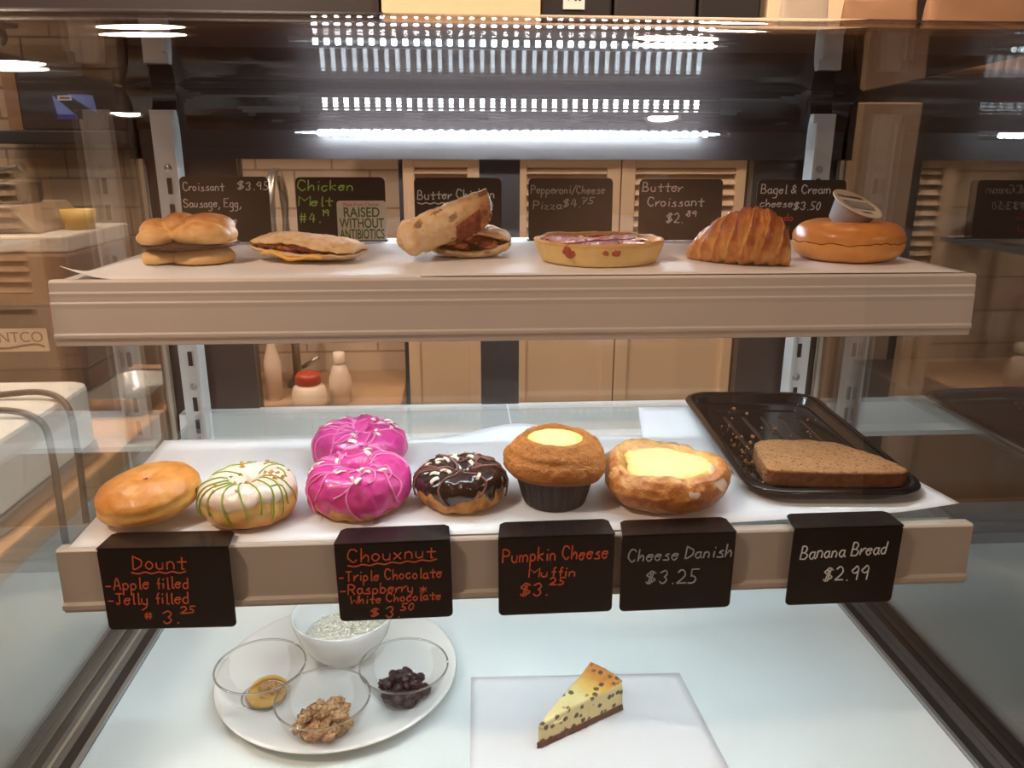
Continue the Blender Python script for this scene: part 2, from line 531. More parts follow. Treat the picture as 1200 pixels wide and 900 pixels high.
# ------------------------------------------------------------------ display case
DZ = .818
case = thing('display_case', 'refrigerated glass display case with dark frame and white lit deck', 'display case', (0, 0, 0))
XG = .515
flat(MB().box(-.478, .478, .55, 1.14, DZ - .02, DZ).make('deck', MT['deck'], case, False))
flat(MB().box(-.53, .53, .53, 1.25, .02, DZ - .021).make('base_cabinet', MT['header'], case, False))
for s in (-1, 1):
    gk = MT['gasket'] if s < 0 else MT['black']; ch = plain('channel_grey', srgb(132, 124, 118) if s < 0 else srgb(96, 92, 90), .35, .4)
    flat(MB().box(*sorted((s * .4785, s * .4835)), .55, 1.2, DZ, DZ + .005).make('deck_edge', MT['steel'], case, False))
    flat(MB().box(*sorted((s * .4838, s * .4955)), .55, 1.2, DZ - .02, DZ + .004).make('gasket', gk, case, False))
    flat(MB().box(*sorted((s * .4958, s * .5032)), .55, 1.2, DZ - .02, DZ + .005).make('channel', ch, case, False))
    flat(MB().box(*sorted((s * .5034, s * .5066)), .55, 1.2, DZ - .02, DZ + .007).make('bead_strip', MT['bead'] if s < 0 else ch, case, False))
    flat(MB().box(*sorted((s * .5068, s * .5147)), .55, 1.2, DZ - .02, DZ + .005).make('channel', ch, case, False))
# rear sill: stepped steel ledge
MB().prism([(1.135, DZ), (1.135, DZ + .012), (1.15, DZ + .014), (1.15, DZ + .026), (1.165, DZ + .028), (1.165, DZ + .04), (1.21, DZ + .04), (1.21, DZ)], -.51, .51, 'x').make('rear_sill', plain('sill_grey', srgb(150, 154, 160), .4), case, False)
MB().prism([(1.150, 1.010), (1.150, 1.018), (1.176, 1.021), (1.180, 1.058), (1.21, 1.058), (1.21, 1.010)], -.50, .50, 'x').make('rear_rail', plain('rail_white', srgb(240, 243, 242), .4), case, False)
# header
flat(MB().box(-.527, .527, 1.19, 1.25, 1.438, 1.534).make('header', MT['header'], case, False))
streak_arc = [(1.13 + .0595 * math.sin(PI / 2 * k / 20), 1.478 + .0595 * math.cos(PI / 2 * k / 20)) for k in range(21)]
MB().prism(streak_arc + [(1.1898, 1.5376)], -.512, .512, 'x').make('streak_reflector', MT['streak_gloss'], case, False)  # added curved reflector, shaped to stretch the LED dots into light streaks
# side glass, following the profile of the front
A = (.60, 1.475); B = (.515, .76); t0 = math.atan2(A[0] - B[0], A[1] - B[1]); rr = .08 / (1 - math.sin(t0))
cc = (A[0] + rr * math.cos(t0), A[1] - rr * math.sin(t0))
prof = [B, A] + [(cc[0] - rr * math.cos(t0 + (PI / 2 - t0) * k / 16), cc[1] + rr * math.sin(t0 + (PI / 2 - t0) * k / 16)) for k in range(1, 17)]
sidep = prof + [(1.215, 1.54), (1.215, .76)]
for s in (-1, 1):
    MB().prism(sidep, *sorted((s * XG, s * (XG + .005))), 'x').make('side_glass', MT['glass'], case, False)
def sheet(P, th, x0, x1):
    n = len(P); out = []
    for i in range(n):
        a = P[max(i - 1, 0)]; b = P[min(i + 1, n - 1)]; dx, dy = b[0] - a[0], b[1] - a[1]; l = math.hypot(dx, dy)
        out.append((P[i][0] + dy / l * th, P[i][1] - dx / l * th))
    mb = MB()
    for Q in (P, out):
        mb.grid(lambda u, v, Q=Q: (x0 + (x1 - x0) * v, *Q[int(round(u * (n - 1)))]), n - 1, 1)
    return mb
sheet(prof[:2], .006, -XG, XG).make('front_glass', MT['front'], case)
sheet(prof[1:] + [(prof[-1][0] + .03, prof[-1][1] - .001)], .006, -XG, XG).make('curved_glass', MT['topglass'], case)
sheet([(prof[-1][0] + .03, prof[-1][1] - .001), (1.20, 1.538)], .006, -XG, XG).make('top_glass', MT['roofglass'], case)
# rear uprights of the door frame and the meeting stiles
for x0, x1 in ((-.527, -.384), (-.032, .028), (.383, .527)):
    flat(MB().box(x0, x1, 1.205, 1.235, DZ + .04, 1.438).make('door_stile', MT['black'] if x1 < .1 and x0 > -.1 else plain('stile_brown', srgb(56, 44, 38), .4), case, False))
for x0, x1, y in ((-.384, -.0, 1.215), (.0, .383, 1.225)):
    flat(MB().box(x0, x1, y, y + .004, DZ + .04, 1.438).make('sliding_door_glass', MT['rear'], case, False))
flat(MB().box(-.152, -.146, 1.21, 1.216, DZ + .04, 1.438).make('door_edge', MT['black'], case, False))
for s in (-1, 1):     # slotted shelf posts
    p = MB(); x = s * .4705
    p.box(x - .0165, x + .0165, 1.172, 1.19, DZ, 1.503)
    p.box(x - .0165 if s > 0 else x + .0125, x - .0125 if s > 0 else x + .0165, 1.16, 1.173, DZ, 1.49)
    p.mi = 1
    z = 1.41
    k = 0
    while z > .85:
        if k % 3 != 2: p.box(x - .003, x + .003, 1.1705, 1.1719, z - .02, z + .002)
        z -= .036; k += 1
    po = p.make('shelf_post', None, case, False, mats=[MT['post'], MT['slot']])
    for z in (1.425, 1.105):
        sc = MB().lathe([(0, .0018), (.0045, .0015), (.0055, 0)], 20).make('screw', MT['steel'], po)
        sc.location = (x, 1.172, z); sc.rotation_euler = (PI / 2, 0, 0)
    q = MB().box(s * .5135 - .003, s * .5135 + .003, 1.19, 1.2, DZ, 1.532)
    flat(q.make('corner_bead', MT['bead'], case, False))

def led_strip(name, parent, x0, x1, y, z, n, tilt, strength, dw, dl, w=.016, ends=.012, clear=False):
    """clear housing carrying a row of white diodes"""
    e = bpy.data.objects.new(name, None); SC.collection.objects.link(e); e.parent = parent
    e.location = (0, y, z); e.rotation_euler = (tilt, 0, 0)
    if clear:
        MB().tube([(x0 - ends, 0, 0), (x1 + ends, 0, 0)], w / 2, 16).make('housing', MT['led_tube'], e)
    else:
        flat(MB().box(x0 - ends, x1 + ends, -w / 2, w / 2, .001, .008).make('housing', MT['led_body'], e, False))
    mb = MB()
    for i in range(n):
        x = x0 + (x1 - x0) * (i + .5) / n
        mb.box(x - dl / 2, x + dl / 2, -dw / 2, dw / 2, -.0025 if clear else -.0015, .0025 if clear else .0012)
    flat(mb.make('diodes', emit(name + '_light', COOL, strength), e, False))
    return e
led_strip('led_strip', case, -.262, .300, 1.165, 1.474, 37, -1.05, LED_HEADER, .0055, .0055, .014, .028, True)

# ------------------------------------------------------------------ shelves
def shelf(name, label, zt, yf, yb, hw, lh, grade):
    t = thing(name, label, 'shelf', (0, 0, zt))
    if grade == 'upper':
        flat(MB().box(-hw + .004, hw - .004, yf + .012, yb, -.008, -.001).make('shelf_panel', plain('white_shelf_steel', srgb(222, 222, 220), .4), t, False))
    else:
        for a, b in ((-hw + .004, .0005), (.0025, hw - .004)):
            flat(MB().box(a, b, yf + .012, yb, -.007, -.001).make('glass_panel', MT['shelf_glass'], t, False))
    # price channel: rolled top, groove, face, bottom bead
    P = [(0.014, 0), (.003, .0010), (0, -.001), (-.0002, -.0095), (-.0014, -.0102), (-.0015, -.0112), (-.0012, -.0140), (-.0013, -.0185), (-.0024, -.0192), (-.0025, -.0202), (-.0022, -.0240), (-.0036, -lh + .0115),
         (-.0052, -lh + .0105), (-.0052, -lh + .0075), (-.0034, -lh + .006), (-.0030, -lh), (.004, -lh), (.004, -.008), (.014, -.008)] if grade == 'upper' else \
        [(.014, 0), (.002, .001), (0, -.001), (-.001, -lh + .010), (-.005, -lh + .009), (-.005, -lh + .004), (-.002, -lh + .003), (-.002, -lh), (.004, -lh), (.004, -.008), (.014, -.008)]
    MB().prism([(yf + a, b) for a, b in P], -hw, hw, 'x').make('price_channel', MT['lip_light' if grade == 'upper' else 'lip'], t, False, bevel=.0006)
    return t
up = shelf('display_shelf', 'upper white shelf with a tall beige price channel along its front', 1.339, .7105, 1.07, .425, .0578, 'upper')
lo = shelf('glass_shelf', 'lower glass shelf with beige price channel and hanging price cards', 1.100, .6655, 1.0877, .4348, .0623, 'lower')
led_strip('led_strip', up, -.40, .40, .745, -.016, 44, .25, LED_SHELF, .007, .007)
led_strip('led_strip', lo, -.42, .42, .695, -.018, 46, .12, LED_DECK, .007, .007)

# ------------------------------------------------------------------ papers
ZU, ZL = 1.3393, 1.1003
def paper(name, label, quad, z, nx=24, ny=16, wav=.0012, edge=None, curl=None, group=None, seed=0):
    """sheet between four corners (front-left, front-right, back-right, back-left)"""
    fl, fr, br, bl = [Vector((*q, 0)) for q in quad]
    def fn(u, v):
        a = fl.lerp(fr, u); b = bl.lerp(br, u)
        if edge: b = b + Vector((0, edge(u), 0))
        p = a.lerp(b, v)
        h = wav * (.5 + .5 * fb((p.x + seed, p.y, 0), 9, 2)) * min(1, 6 * min(u, 1 - u, v, 1 - v) + .3)
        if curl: h += curl(u, v)
        return (p.x, p.y, max(.0003, h))
    c = (fl + fr + br + bl) / 4
    mb = MB().grid(fn, nx, ny)
    mb.V = [(x - c.x, y - c.y, h) for x, y, h in mb.V]
    o = mb.make(name, MT['paper'], None)
    o.location = (c.x, c.y, z)
    md = o.modifiers.new('thick', 'SOLIDIFY'); md.thickness = .0003; md.offset = 1
    return tag(o, label, 'paper', group)
paper('parchment_sheet', 'white parchment under the melt and sausage sandwich, front left corner curled', [(-.415, .716), (-.078, .716), (-.075, 1.0), (-.40, 1.0)], ZU,
      curl=lambda u, v: .012 * max(0, 1 - (u * 3.5 + v * 2.2) * 2.4) ** 1.5)
paper('parchment_sheet', 'white parchment under the pizza, butter croissant and bagel', [(-.10, .715), (.417, .715), (.405, .985), (-.10, 1.0)], ZU + .0012, 36, seed=3)
paper('parchment_sheet', 'white parchment under the plain and white iced donuts', [(-.425, .672), (-.13, .672), (-.13, .945), (-.437, .95)], ZL)
paper('parchment_sheet', 'white parchment with a rounded back edge behind the chocolate donut', [(-.15, .673), (.17, .673), (.165, .93), (-.16, .935)], ZL + .0012, 40,
      edge=lambda u: .052 * math.exp(-((u - .52) / .2) ** 2), seed=5)
paper('parchment_sheet', 'white parchment under the black tray with a pointed front corner', [(.12, .674), (.438, .696), (.42, 1.035), (.185, 1.04)], ZL + .0024, 30, seed=9,
      curl=lambda u, v: .006 * max(0, (u - .8) * 5) * max(0, 1 - v * 4))
paper('parchment_square', 'square of thin parchment under the cheesecake slice', [(-.062, .66), (.215, .66), (.205, .83), (-.058, .838)], DZ, wav=.0008, seed=11)

# ------------------------------------------------------------------ price cards
def card(label, x0, x1, zt, writing, y=1.0, lean=.06):
    w = x1 - x0; h = zt - ZU - .0015
    t = thing('price_card', label, 'sign', ((x0 + x1) / 2, y, ZU + .0015), (-lean, 0, 0), 'chalk price cards on the upper shelf')
    MB().prism(rrect(-w / 2, w / 2, .0, h, .006), 0, .002, 'y').make('board', MT['sign'], t, False, bevel=.0004)
    flat(MB().box(-w / 2, w / 2, .002, .022, 0, .002).make('foot', MT['sign'], t, False))
    writing(t, w, h)
    return t
U6 = lambda h: h / 6
def w1(t, w, h):
    L = []; write(L, 'Croissant', -w / 2 + .004, h - .0165, .0095, .00118, seed=1); write(L, '$3.95', w / 2 - .037, h - .0155, .0095, .00165, seed=2)
    write(L, 'Sausage, Egg,', -w / 2 + .003, h - .036, .0095, .00117, seed=3); write(L, 'Cheese', -w / 2 + .03, h - .056, .009, .0012, seed=4)
    ink('lettering', L, .0011, MT['chalk'], t)
def w2(t, w, h):
    L = []; write(L, 'Chicken', -w / 2 + .003, h - .016, .0115, .0021, seed=5); write(L, 'Melt', -w / 2 + .003, h - .034, .0105, .0022, seed=6)
    write(L, '#4.', -w / 2 + .003, h - .054, .011, .0019, seed=7); write(L, '19', -w / 2 + .029, h - .046, .007, .0015, seed=8)
    ink('lettering', L, .0013, MT['green'], t)
    s = MB().prism(rrect(w / 2 - .060, w / 2 + .0005, .002, .050, .004), -.0012, -.0002, 'y').make('sticker', plain('sticker_paper', srgb(222, 216, 204), .5), t, False)
    g1 = plain('print_green', srgb(78, 112, 62), .6); r1 = plain('print_red', srgb(190, 70, 58), .6)
    cx = w / 2 - .030
    printed('sticker_lettering', 'Made From Chicken', .006, r1, s, (cx, -.0013, .0435), width=.044)
    for k, (tx, ww) in enumerate((('RAISED', .044), ('WITHOUT', .055), ('ANTIBIOTICS', .055))):
        printed('sticker_lettering', tx, .0165, g1, s, (cx, -.0013, .0305 - k * .0132), width=ww, bold=.0003)
def w3(t, w, h):
    L = []; write(L, 'Butter Chicken', -w / 2 + .004, h - .026, .0105, .00148, seed=9, rise=.02); wave(L, -w / 2 + .004, w / 2 - .012, h - .031, .0008, 9)
    write(L, '$4.79', -w / 2 + .055, h - .052, .0095, .0017, seed=10)
    ink('lettering', L, .0013, MT['chalk'], t)
def w4(t, w, h):
    L = []; write(L, 'Pepperoni/Cheese', -w / 2 + .003, h - .0185, .0095, .00122, seed=11); write(L, 'Pizza', -w / 2 + .006, h - .0375, .0095, .0016, seed=12)
    write(L, '$4.', -w / 2 + .044, h - .035, .0095, .0016, seed=13); write(L, '75', -w / 2 + .067, h - .031, .007, .0017, seed=14)
    ink('lettering', L, .0012, MT['chalk_dim'], t)
def w5(t, w, h):
    L = []; write(L, 'Butter', -w / 2 + .004, h - .0155, .0115, .0018, seed=15); write(L, 'Croissant', -w / 2 + .011, h - .033, .0105, .00175, seed=16)
    write(L, '$2.', -w / 2 + .036, h - .054, .0115, .0017, seed=17); write(L, '89', -w / 2 + .061, h - .046, .007, .0016, seed=18)
    ink('lettering', L, .0013, MT['chalk'], t)
def w6(t, w, h):
    L = []; write(L, 'Bagel & Cream', -w / 2 + .005, h - .0165, .0105, .0015, seed=19); write(L, 'cheese', -w / 2 + .005, h - .0335, .009, .0015, seed=20)
    write(L, '$3.50', -w / 2 + .049, h - .037, .0095, .0016, seed=21)
    ink('lettering', L, .0011, MT['chalk'], t)
    L = []; write(L, 'Avocado', -w / 2 + .005, h - .051, .0085, .0013, seed=22); write(L, 'Spread', -w / 2 + .006, h - .066, .008, .0014, seed=23)
    ink('red_lettering', L, .0012, MT['red'], t)
card('small chalk card reading Croissant Sausage Egg behind the breakfast sandwich', -.401, -.295, 1.4195, w1)
card('chalk card reading Chicken Melt in green with a white sticker on its corner', -.263, -.154, 1.419, w2)
card('chalk card reading Butter Chicken with a wavy underline behind the wrap', -.1185, -.0104, 1.4185, w3)
card('chalk card reading Pepperoni/Cheese Pizza in faint grey behind the pizza', .0235, .130, 1.418, w4)
card('chalk card reading Butter Croissant behind the croissant', .1637, .271, 1.417, w5)
card('chalk card reading Bagel and Cream cheese with red Avocado lines behind the bagel', .3155, .432, 1.416, w6)

def hang(label, x0, x1, writing, roll=0, mat='sign_brown', zt=1.106, zb=1.0235, yaw=0):
    w = x1 - x0; h = zt - zb
    t = thing('hanging_price_card', label, 'sign', ((x0 + x1) / 2, .6545, zt), (.02, roll, yaw), 'price cards hung on the lower shelf edge')
    MB().prism(rrect(-w / 2, w / 2, -h, 0, .005), 0, .0018, 'y').make('face', MT[mat], t, False, bevel=.0005)
    MB().prism([(-w / 2, 0), (w / 2, 0), (w / 2 - .0015, .026), (w / 2 - .006, .030), (-w / 2 + .008, .030), (-w / 2 + .003, .026)], -.0018, .0, 'z').make('hook_flange', MT[mat], t, False)
    writing(t, w, h)
    return t
def h1(t, w, h):
    L = []; write(L, 'Dount', -.028, -.021, .014, .0019, seed=31, rise=-.02); wave(L, -.030, .018, -.0255, .0008, 4)
    write(L, '-Apple filled', -w / 2 + .0035, -.042, .0115, .0014, seed=32); write(L, '-Jelly filled', -w / 2 + .0035, -.058, .0115, .00145, seed=33)
    write(L, '#', -.024, -.074, .007, .0015, seed=34); write(L, '3.', -.008, -.079, .0125, .0022, seed=35); write(L, '25', .009, -.0685, .0065, .0014, seed=36)
    ink('lettering', L, .0011, MT['orange'], t)
def h2(t, w, h):
    L = []; write(L, 'Chouxnut', -.0415, -.019, .013, .00205, seed=41, rise=.02); wave(L, -.042, .040, -.0235, .0008, 6, .04)
    write(L, '-Triple Chocolate', -w / 2 + .0025, -.039, .0105, .00126, seed=42); write(L, '-Raspberry *', -w / 2 + .0025, -.053, .0105, .00145, seed=43)
    write(L, 'White Chocolate', -w / 2 + .011, -.0635, .0085, .00122, seed=44, rise=.015)
    write(L, '$', -.024, -.078, .009, .0017, seed=45); write(L, '3.', -.010, -.080, .0115, .002, seed=46); write(L, '50', .004, -.0725, .007, .0015, seed=47)
    ink('lettering', L, .0011, MT['orange'], t)
def h3(t, w, h):
    L = []; write(L, 'Pumpkin Cheese', -w / 2 + .004, -.026, .0135, .00147, seed=51, rise=.01); write(L, 'Muffin', -.026, -.043, .0095, .0017, seed=52)
    write(L, '$3.', -.034, -.063, .013, .0021, seed=53); write(L, '25', -.006, -.052, .0075, .0016, seed=54)
    ink('lettering', L, .0013, MT['orange'], t)
def h4(t, w, h):
    L = []; write(L, 'Cheese Danish', -w / 2 + .006, -.028, .0125, .00165, seed=61, rise=.02, slant=.15); write(L, '$3.25', -.030, -.053, .014, .0022, seed=62)
    ink('lettering', L, .0011, MT['chalk_dim'], t)
def h5(t, w, h):
    L = []; write(L, 'Banana Bread', -w / 2 + .009, -.033, .0135, .0015, seed=71, rise=.04, slant=.15); write(L, '$2.99', -.019, -.058, .0145, .002, seed=72)
    ink('lettering', L, .0011, MT['chalk'], t)
hang('brown black hanging card reading Dount, Apple filled, Jelly filled in orange', -.393, -.277, h1, .012, 'sign_brown', 1.107, 1.022)
hang('black hanging card reading Chouxnut Triple Chocolate Raspberry in orange', -.183, -.0765, h2, -.012, 'sign_brown')
hang('black hanging card reading Pumpkin Cheese Muffin in orange', -.0325, .077, h3, -.006, 'sign_brown', 1.1075)
hang('black hanging card reading Cheese Danish in faint grey', .084, .193, h4, -.008, 'sign_brown')
hang('black hanging card reading Banana Bread, furthest right on the lower shelf', .249, .3565, h5, -.002, 'sign_brown', 1.108)

# ------------------------------------------------------------------ dough materials
R_ = srgb
GOLD = [(0, R_(240, 212, 160)), (.35, R_(226, 168, 92)), (.6, R_(196, 118, 48)), (1, R_(128, 64, 24))]
DM = dict(
    bun=pastry('croissant_bun', [(0, R_(244, 220, 172)), (.4, R_(232, 184, 118)), (.7, R_(208, 138, 68)), (1, R_(150, 84, 34))], 45, .18, .12, .5),
    flatbread=pastry('flatbread', [(0, R_(246, 230, 198)), (.45, R_(228, 192, 144)), (.75, R_(186, 128, 78)), (1, R_(110, 64, 36))], 55, .25, .3, .7),
    wrap=pastry('wrap', [(0, R_(248, 230, 198)), (.45, R_(232, 194, 146)), (.8, R_(182, 118, 70)), (1, R_(90, 48, 26))], 40, .28, .3, .65, spots=(62, .42, R_(128, 76, 46), .8, .45)),
    pie=pastry('tart_crust', [(0, R_(248, 228, 172)), (.45, R_(236, 202, 130)), (.75, R_(206, 144, 74)), (1, R_(150, 84, 36))], 50, .16, .2, .6),
    croissant=pastry('butter_croissant_crust', [(0, R_(244, 204, 130)), (.35, R_(222, 150, 72)), (.62, R_(178, 94, 38)), (1, R_(104, 44, 16))], 40, .3, .35, .38, coat=.25),
    bagel=pastry('bagel_crust', [(0, R_(244, 200, 136)), (.4, R_(232, 164, 88)), (.75, R_(206, 122, 52)), (1, R_(140, 70, 26))], 30, .14, .08, .35, coat=.2),
    donut=pastry('donut_crust', [(0, R_(250, 224, 156)), (.32, R_(240, 188, 102)), (.62, R_(212, 138, 58)), (1, R_(150, 80, 28))], 34, .16, .18, .38, coat=.15),
    choux=pastry('choux_crust', [(0, R_(232, 190, 124)), (.45, R_(206, 148, 80)), (.75, R_(160, 96, 46)), (1, R_(84, 44, 24))], 60, .3, .4, .6),
    muffin=pastry('muffin_crumb', [(0, R_(214, 150, 70)), (.45, R_(184, 116, 46)), (.75, R_(150, 86, 32)), (1, R_(92, 46, 16))], 70, .22, .55, .7, 260),
    danish=pastry('danish_crust', [(0, R_(250, 226, 168)), (.42, R_(236, 182, 106)), (.70, R_(196, 116, 52)), (1, R_(120, 56, 22))], 48, .36, .5, .36, coat=.3),
    bananabread=pastry('banana_bread_crumb', [(0, R_(206, 156, 104)), (.45, R_(176, 122, 76)), (.75, R_(128, 82, 48)), (1, R_(62, 36, 22))], 120, .3, .6, .8, 420, spots=(230, .34, R_(58, 36, 24), .85, .45)),
    crust=pastry('bread_crust', [(0, R_(150, 90, 50)), (1, R_(70, 38, 20))], 60, .3, .4, .7),
    cake=pastry('cheesecake', [(0, R_(238, 222, 172)), (.42, R_(240, 222, 160)), (.62, R_(236, 196, 108)), (.85, R_(204, 130, 54)), (1, R_(170, 92, 36))], 40, .1, .12, .55, 300, spots=(105, .40, R_(88, 70, 64), .95, .22)),
    biscuit=pastry('biscuit_base', [(0, R_(150, 106, 86)), (1, R_(84, 56, 44))], 160, .4, .6, .9),
    cream=pastry('baked_cream_cheese', [(0, R_(252, 240, 190)), (.5, R_(250, 226, 146)), (.8, R_(240, 196, 96)), (1, R_(200, 130, 50))], 50, .12, .1, .35, sss=.25),
    cheese=pastry('orange_cheese', [(0, R_(250, 190, 90)), (1, R_(222, 128, 40))], 60, .3, .2, .4, sss=.2),
    patty=pastry('sausage_patty', [(0, R_(92, 54, 40)), (1, R_(40, 22, 17))], 140, .5, .5, .6),
    filling=pastry('curry_filling', [(0, R_(196, 112, 60)), (.5, R_(140, 62, 30)), (1, R_(72, 28, 16))], 90, .5, .6, .45),
    chicken=pastry('chicken_piece', [(0, R_(214, 150, 102)), (1, R_(164, 84, 46))], 120, .4, .4, .5),
    sauce=pastry('tomato_sauce', [(0, R_(214, 120, 84)), (.5, R_(182, 74, 50)), (1, R_(120, 36, 22))], 90, .4, .4, .35),
    pep=pastry('pepperoni', [(0, R_(204, 108, 88)), (.5, R_(170, 72, 60)), (1, R_(118, 42, 36))], 120, .3, .3, .62),
    mozz=pastry('mozzarella', [(0, R_(250, 240, 220)), (.6, R_(242, 216, 176)), (1, R_(214, 150, 90))], 80, .25, .2, .4, sss=.25),
)
def gloss(name, c, rough=.22, amt=.08, sc=60, bump=.1, coat=.4, sss=.1):
    return plain(name, c, rough, 0, amt, sc, bump, .5, coat, sss)
def veil(name, c, a):
    m = gloss(name, c, .2, .04, 60)
    for n in m.node_tree.nodes:
        if n.type == 'BSDF_PRINCIPLED': n.inputs['Alpha'].default_value = a
    return m
IC = dict(
    pink=gloss('pink_icing', R_(212, 60, 144), .3, .14, 90, .25), pinkline=gloss('pink_drizzle', R_(238, 124, 184), .35, .05),
    white=gloss('white_icing', R_(240, 222, 204), .3, .05, 50), greenline=gloss('green_drizzle', R_(150, 172, 62), .4, .1),
    choc=gloss('chocolate_icing', R_(42, 22, 18), .2, .2, 60, .15), chocline=gloss('milk_drizzle', R_(122, 78, 70), .4, .1),
    flake=gloss('white_chocolate', R_(246, 234, 216), .4, .04, 40), nut=gloss('toffee_bits', R_(214, 160, 84), .35, .25, 120),
    glaze=veil('sugar_glaze', R_(244, 226, 206), .42), jelly=gloss('jelly', R_(120, 40, 40), .2, .2),
)

# ------------------------------------------------------------------ upper shelf food
ZP = ZU + .0022
def sandwich():
    t = thing('breakfast_sandwich', 'croissant roll sandwich with a dark sausage patty at the left end', 'sandwich', (-.3395, .835, ZP), (0, 0, .06)); t.scale = (.87, .92, .78)
    def bk(base, amp):
        return lambda p, d: base + amp * max(0, p.z - .03) * 20 + .12 * fb(p, 60)
    lo_ = [((-.031, -.008, .004), (.0205, .036, .0175)), ((.017, -.010, .004), (.0345, .040, .0185)), ((.0, .016, .004), (.044, .030, .016))]
    blob(MB(), (0, 0, .008), lo_, 60, 32, .0004, 110, (40, .0012), lambda p, d: .32 + .1 * fb(p, 50) + .25 * max(0, .008 - p.z) * 60).make('bottom_half', DM['bun'], t, bake=True)
    blob(MB(), (0, -.004, .0215), [((0, -.003, .0215), (.0570, .0525, .0066))], 64, 16, None, 60, (120, .0016)).make('sausage_patty', DM['patty'], t, bake=True)
    blob(MB(), (.028, .0, .024), [((.030, -.004, .0245), (.024, .034, .004))], 40, 12, None, 60, (90, .0014)).make('egg_layer', DM['cheese'], t, bake=True)
    tp = [((-.029, -.031, .032), (.0205, .0160, .0120)), ((-.034, -.004, .038), (.019, .028, .0165)), ((-.010, .004, .0445), (.020, .030, .0165)),
          ((.020, -.028, .035), (.0315, .0200, .0165)), ((.020, .004, .0435), (.031, .032, .0165)), ((.040, -.004, .033), (.0145, .030, .0125))]
    blob(MB(), (0, -.006, .034), tp, 90, 120, .0245, 420, (45, .0008),
         lambda p, d: .34 + .34 * max(0, min(1, (p.z - .032) * 40)) + .14 * fb(p, 45) - .2 * max(0, .031 - p.z) * 60).make('top_half', DM['bun'], t, bake=True)
sandwich()

def folded(mb, L, Wd, H, th, mouth, endtaper=.55, nt_=48, seed=0, lift=None):
    """bread folded at the back (+y), open at the front; mouth(s) is the half gap at the lips"""
    def prof(s, c):
        x = (s - .5) * L; e = max(0.02, 1 - abs(2 * s - 1) ** 3.2) ** endtaper
        w = Wd * (.45 + .55 * e) * .5; h = H * (.25 + .75 * e) * .5; m = mouth(s)
        return x, w, h, m
    NP = 40
    def outline(s):
        x, w, h, m = prof(s, 0); O = []
        for j in range(NP):
            q = j / (NP - 1); a = PI * (1 - 2 * q)            # from front-lower lip round the back to front-upper lip
            a = -PI + .0 + 2 * PI * q
            y = w * math.cos(a); z = h * math.sin(a)
            # lips: push apart near the front
            fr = max(0, (-y / w - .1) / .9)
            z = z * (1 - fr) + (1 if a > 0 else -1) * (m * fr + abs(z) * fr * .6)
            O.append((y, z))
        return x, w, h, O
    rows = []
    for i in range(nt_ + 1):
        x, w, h, O = outline(i / nt_); inner = []
        for j in range(NP):
            y, z = O[j]; inner.append((y * (1 - th / w) + (0 if y > 0 else -.0003), z * max(.05, 1 - th / max(h, .004))))
        rows.append((x, O + inner[::-1]))
    def fn(u, v):
        i = int(round(u * nt_)); x, Q = rows[i]; n = len(Q); j = int(round(v * n)) % n
        y, z = Q[j]; p = (x, y, z + H / 2)
        dz = fb((x + seed, y, z), 45, 3) * .0016 + fb((x + seed, y, z), 16, 2) * .0022
        zz = max(.0003, p[2] + dz + (lift(u) if lift else 0))
        out = 1 if j < NP else 0
        return (x, y + dz * .5, zz, (.36 + .16 * fb((x + seed, y, z), 30) + .25 * max(0, z / H) if out else .2))
    mb.grid(fn, nt_, 2 * NP, False, True, capu=True)
    return mb

def melt():
    t = thing('chicken_melt', 'folded flatbread melt showing orange cheese and chicken at its open side', 'sandwich', (-.221, .838, ZP), (0, .05, -.34)); t.scale = (.86, .9, .74)
    folded(MB(), .136, .082, .034, .0045, lambda s: .0066 * math.exp(-((s - .45) / .32) ** 2) + .001, .6, seed=2).make('flatbread', DM['flatbread'], t, bake=True)
    mb = MB()
    mb.grid(lambda u, v: (-.040 + .080 * u, -.045 + .05 * v + .006 * abs(u - .5), .0135 + .003 * math.sin(u * 9) - .0035 * (1 - v) ** 2 + .001 * fb((u * 3, v, 0), 3)), 30, 8)
    o = mb.make('cheese_slice', DM['cheese'], t); md = o.modifiers.new('thick', 'SOLIDIFY'); md.thickness = .0035
    rg = random.Random(8)
    for k in range(13):
        x = -.046 + .090 * k / 12 + rg.uniform(-.003, .003); y = -.027 + rg.uniform(-.003, .004); z = .0188 + rg.uniform(-.0015, .0015); r = rg.uniform(.0055, .0085)
        blob(MB(), (x, y, z), [((x, y, z), (r, r * .9, r * .6)), ((x + r * .5, y, z + .001), (r * .6, r * .8, r * .5))], 18, 12, None, 150, (120, .0030)).make('chicken_chunk', DM['chicken'], t, bake=True)
melt()

